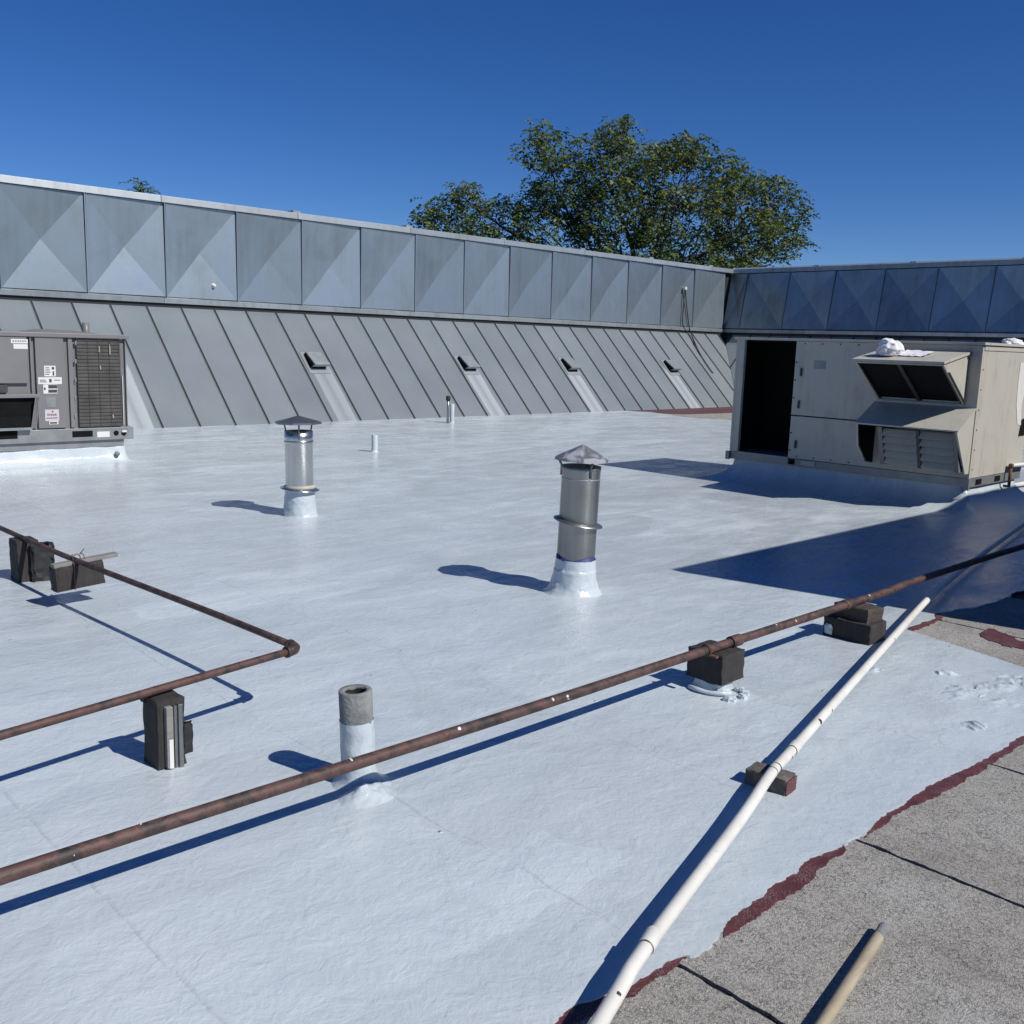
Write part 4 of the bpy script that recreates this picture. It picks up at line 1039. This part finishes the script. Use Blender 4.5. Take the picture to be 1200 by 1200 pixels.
# stickers
STK.append((12, 397, 32, 402.5, upan('sticker', 12, 397, 32, 402.5, 'sticker', .020, .003)))
STK.append((15, 403, 32, 409, upan('sticker', 15, 403, 32, 409, 'sticker', .020, .003)))
STK.append((51, 428.5, 65, 441, upan('sticker', 51, 428.5, 65, 441, 'sticker', .016, .003)))
STK.append((44, 442, 72, 450, upan('sticker', 44, 442, 72, 450, 'sticker', .016, .003)))
STK.append((50, 450.5, 67, 461, upan('sticker', 50, 450.5, 67, 461, 'sticker', .016, .003)))
STK.append((52, 480, 69, 493, upan('service_sticker', 52, 480, 69, 493, 'pink', .016, .003)))
STK.append((57, 493.5, 68, 497, upan('sticker', 57, 493.5, 68, 497, 'sticker', .016, .003)))
STK.append((114, 506, 129, 512, upan('sticker', 114, 506, 129, 512, 'sticker', -.006, .003)))
upan('faded_sticker', 53, 465, 65, 477, 'rail', .0145, .003)
def ink(px0, py0, px1, py1, off=.018):
    par_ = next((k[4] for k in STK if k[0] <= px0 <= k[2] and k[1] <= py0 <= k[3]), None)
    upan('print', px0, py0, px1, py1, 'ink', off, .002, parent=par_)
for y in (430.5, 433, 435.5, 438): ink(52.5, y, 57+rnd.random()*2, y+.9)
ink(60, 430, 63, 433); ink(61, 435, 63, 440); ink(46, 445, 53, 445.8); ink(46, 447, 54, 447.8); ink(57, 444, 60, 448); ink(63, 445, 70, 445.8)
ink(56, 451, 66.5, 455, .0185); ink(56, 456.5, 66.5, 460, .0185); ink(51, 454, 53, 457)
for k in range(5): ink(55+k*2.3, 484.5+(k % 2)*.6, 56.4+k*2.3, 487)
ink(60, 481.5, 62, 483); ink(54, 489.5, 67, 490); ink(58, 494.6, 66.5, 496.2)
for k in range(6): ink(14+k*2.8, 399, 15.8+k*2.8, 400.2, .022)
# logo plate and rail slots
upan('logo_plate', -20, 451, 9, 460, 'ink', .010, .004)
upan('rail_slot', 85, 505.5, 109, 511.5, 'dark', -.005, .004); upan('rail_slot', -40, 507, 21, 514, 'dark', -.005, .004)
for px in (136.5, 145.5):
    p = U(px, 507.5); MB().lathe([(0, .004), (.032, .004), (.034, 0)], (p.x, YU+.009, p.z), 24, (0, -1, 0)).build('knockout', 'dark', ru)
p = U(146, 506); MB().bb((p.x-.03, YU+.0, p.z-.005), (p.x+.03, YU+.006, p.z+.022)).build('knockout_label', 'sticker', ru)
for k in range(5):
    p = U(88.5, 402+k*21.5); MB().box((p.x-.004, YU-.012, p.z), (.02, .016, .05)).build('hinge_clip', 'rail', ru, bev=.003)
p = U(138, 538); MB().lathe([(.0, .03), (.03, .028), (.034, 0)], (p.x, YU+.02, .10), 16, (0, -1, 0)).build('curb_plug', 'cement', ru)

# ================================================================== TREES beyond the building
def make_tree(name, base, lobes, label, n_attr, step, leaf_n, leaf_s, seed, trunk_r, trunk_top, tint_fn, group=None):
    rs = np.random.RandomState(seed)
    A = []
    vol = np.array([l[1][0]*l[1][1]*l[1][2] for l in lobes]); vol = vol**.72; cnt = (n_attr*vol/vol.sum()).astype(int)+8
    for (c, r), k in zip(lobes, cnt):
        d = rs.normal(size=(k, 3)); d /= np.linalg.norm(d, axis=1)[:, None]
        rad = rs.uniform(0.18, 1, size=(k, 1))**(1/2.4)
        A.append(np.array(c)+d*rad*np.array(r))
    A = np.concatenate(A)
    nodes = [np.array(base, float)]; par = [-1]
    top = np.array(trunk_top, float); L = np.linalg.norm(top-nodes[0]); k = int(L/step)
    for i in range(1, k+1):
        w_ = np.array([math.sin(i*.7)*.06, math.cos(i*.5)*.06, 0]); nodes.append(nodes[0]+(top-nodes[0])*i/k+w_); par.append(i-1)
    alive = np.ones(len(A), bool); near = np.zeros(len(A), int); nd = np.full(len(A), 1e9)
    def upd(start):
        nn = np.array(nodes[start:])
        for s0_ in range(0, len(nn), 200):
            D = np.linalg.norm(A[:, None, :]-nn[None, s0_:s0_+200], axis=2); j = D.argmin(1); dm = D[np.arange(len(A)), j]
            b_ = dm < nd; nd[b_] = dm[b_]; near[b_] = start+s0_+j[b_]
    upd(0)
    for it in range(90):
        act = alive & (nd < 40)
        if not act.any(): break
        idx = np.where(act)[0]; grow = {}
        for i in idx: grow.setdefault(near[i], []).append(i)
        st = len(nodes)
        for nk, al in grow.items():
            v = A[al]-nodes[nk]; v /= np.linalg.norm(v, axis=1)[:, None]; g = v.mean(0)+rs.normal(size=3)*.16+np.array([0, 0, .06])
            g /= np.linalg.norm(g)+1e-9
            q = nodes[nk]+g*step
            nodes.append(q); par.append(nk)
        upd(st); alive &= nd > step*1.15
        if len(nodes) > 16000: break
    N = np.array(nodes); n = len(N); par = np.array(par)
    rad = np.zeros(n); tips = np.ones(n, bool); tips[par[par >= 0]] = False
    rad[tips] = .008**2.2
    for i in range(n-1, 0, -1):
        if rad[i] == 0: rad[i] = .008**2.2
        rad[par[i]] += rad[i]
    rad = rad**(1/2.2); rad *= trunk_r/rad[0]; rad = np.maximum(rad, .010)
    root = thing(name, base, label, 'tree', group)
    b = MB(); order = {}
    ch = [[] for _ in range(n)]
    for i in range(1, n): ch[par[i]].append(i)
    # chains
    stack = [(0, None)]
    while stack:
        s0_, pr_ = stack.pop(); chain = [pr_, s0_] if pr_ is not None else [s0_]
        cur = s0_
        while ch[cur]:
            kids = sorted(ch[cur], key=lambda i: -rad[i]); 
            for kk in kids[1:]: stack.append((kk, cur))
            cur = kids[0]; chain.append(cur)
        if len(chain) > 1:
            rr = [float(rad[i]) for i in chain]
            if pr_ is not None: rr[0] = rr[1]
            b.tube([N[i] for i in chain], rr, 7 if rr[0] > .05 else 4, caps=False)
    b.build('trunk', 'bark', root)
    # leaf sprays: drooping compound leaves on the fine twigs
    depth_t = np.zeros(n, int)
    for i in range(n-1, 0, -1): depth_t[par[i]] = max(depth_t[par[i]], depth_t[i]+1)
    fine = np.where(depth_t < 4)[0]; print('TREE', n, len(fine), tips.sum())
    vs = []; fs = []; ti = []
    ctr = np.mean([l[0] for l in lobes], axis=0)
    for i in fine:
        clump = tint_fn(N[i], rs)
        gap = noise.noise(Vector(N[i])*.75+Vector((9, 0, seed)))
        if gap < -.20: continue
        for _ in range(leaf_n if tips[i] else max(1, leaf_n//3)):
            o = Vector(N[i])+Vector(rs.normal(size=3)*.16)
            a = rs.uniform(0, 6.283); d = Vector((math.cos(a), math.sin(a), rs.uniform(-.5, .45))).normalized()
            Lr = leaf_s*rs.uniform(.6, 1.25); tcol = min(1, max(0, clump+rs.normal()*.10))
            side = d.cross(Vector((0, 0, 1))).normalized()
            for m_ in range(4):
                t = (m_+.5)/4; p = o+d*Lr*t+Vector((0, 0, -Lr*.55*t*t))
                for s_ in (-1, 1):
                    ld = (d*.55+side*s_*.8+Vector((0, 0, -.45+rs.normal()*.3))).normalized(); ll = Lr*.36*rs.uniform(.7, 1.2)
                    lw_ = (ld.cross(Vector(rs.normal(size=3)))).normalized()*ll*.24
                    k0 = len(vs); vs += [p, p+ld*ll*.5+lw_, p+ld*ll, p+ld*ll*.5-lw_]; fs.append((k0, k0+1, k0+2, k0+3)); ti.append(tcol)
    me = bpy.data.meshes.new('crown'); O = Vector(base)
    me.from_pydata([v-O for v in vs], [], fs); at = me.attributes.new('tint', 'FLOAT', 'FACE'); at.data.foreach_set('value', ti)
    me.materials.append(M['leaf']); o = bpy.data.objects.new('crown', me); COL.objects.link(o); o.parent = root
    return root, n, len(fs)

TD = 44.0
def T(px, py, d=TD):
    r = ray(px, py); return CAM+r*(d/math.hypot(r.x, r.y))
kpx = TD/FPX
vdir = Vector((math.cos(math.radians(40)), math.sin(math.radians(40)), 0)); sdir = Vector((vdir.y, -vdir.x, 0))
def lobe(px, py, rx, ry, dd=0.0, rd=None):
    c = T(px, py)+vdir*dd; r = rx*kpx
    return (tuple(c), ((rd or r), (rd or r), ry*kpx)) if False else (tuple(c), (r, r, ry*kpx))
def ash_tint(p, rs):
    q = .36+.42*noise.noise(Vector(p)*.32+Vector((3, 1, 0)))+.09*rs.normal()
    return min(1, max(0, q))
tb = T(742, 300); base = (tb.x, tb.y, -5.0)
lobes = [lobe(535, 255, 42, 30), lobe(590, 262, 45, 32), lobe(640, 280, 50, 40), lobe(512, 250, 22, 18), lobe(545, 228, 18, 16), lobe(637, 175, 26, 28), lobe(660, 215, 48, 40), lobe(705, 190, 45, 38), lobe(720, 160, 22, 22), lobe(735, 150, 10, 14),
         lobe(770, 205, 55, 38), lobe(805, 180, 30, 20), lobe(720, 250, 70, 45), lobe(835, 215, 45, 35), lobe(870, 230, 35, 28), lobe(905, 222, 24, 16), lobe(800, 260, 70, 45), lobe(880, 270, 50, 42), lobe(925, 250, 22, 24), lobe(930, 285, 16, 22), lobe(640, 150, 10, 12), lobe(905, 215, 14, 10), lobe(780, 330, 120, 40), lobe(680, 330, 80, 40)]
_, nn_, nl_ = make_tree('tree', base, lobes, 'broad olive-green tree with rusty tints rising behind the parapet corner', 5600, .29, 9, .48, 5, .26, tuple(T(750, 345)), ash_tint)
print('TREE nodes', nn_, 'leaves', nl_)
d2 = 36.0
t2p = T(172, 300, d2)
lobes2 = [(tuple(T(172, 226, d2)), (.32, .32, .34)), (tuple(T(172, 268, d2)), (.9, .9, .8)), (tuple(T(174, 290, d2)), (1.6, 1.6, 1.4)), (tuple(T(163, 226, d2)), (.25, .25, .2))]
make_tree('tree', (t2p.x, t2p.y, -5.0), lobes2, 'small green treetop just peeking over the long parapet', 420, .22, 14, .30, 9, .16, tuple(T(172, 345, d2)), lambda p, rs: .22+.1*rs.normal())
for o in bpy.data.objects:
    if '_o' in o: del o['_o']
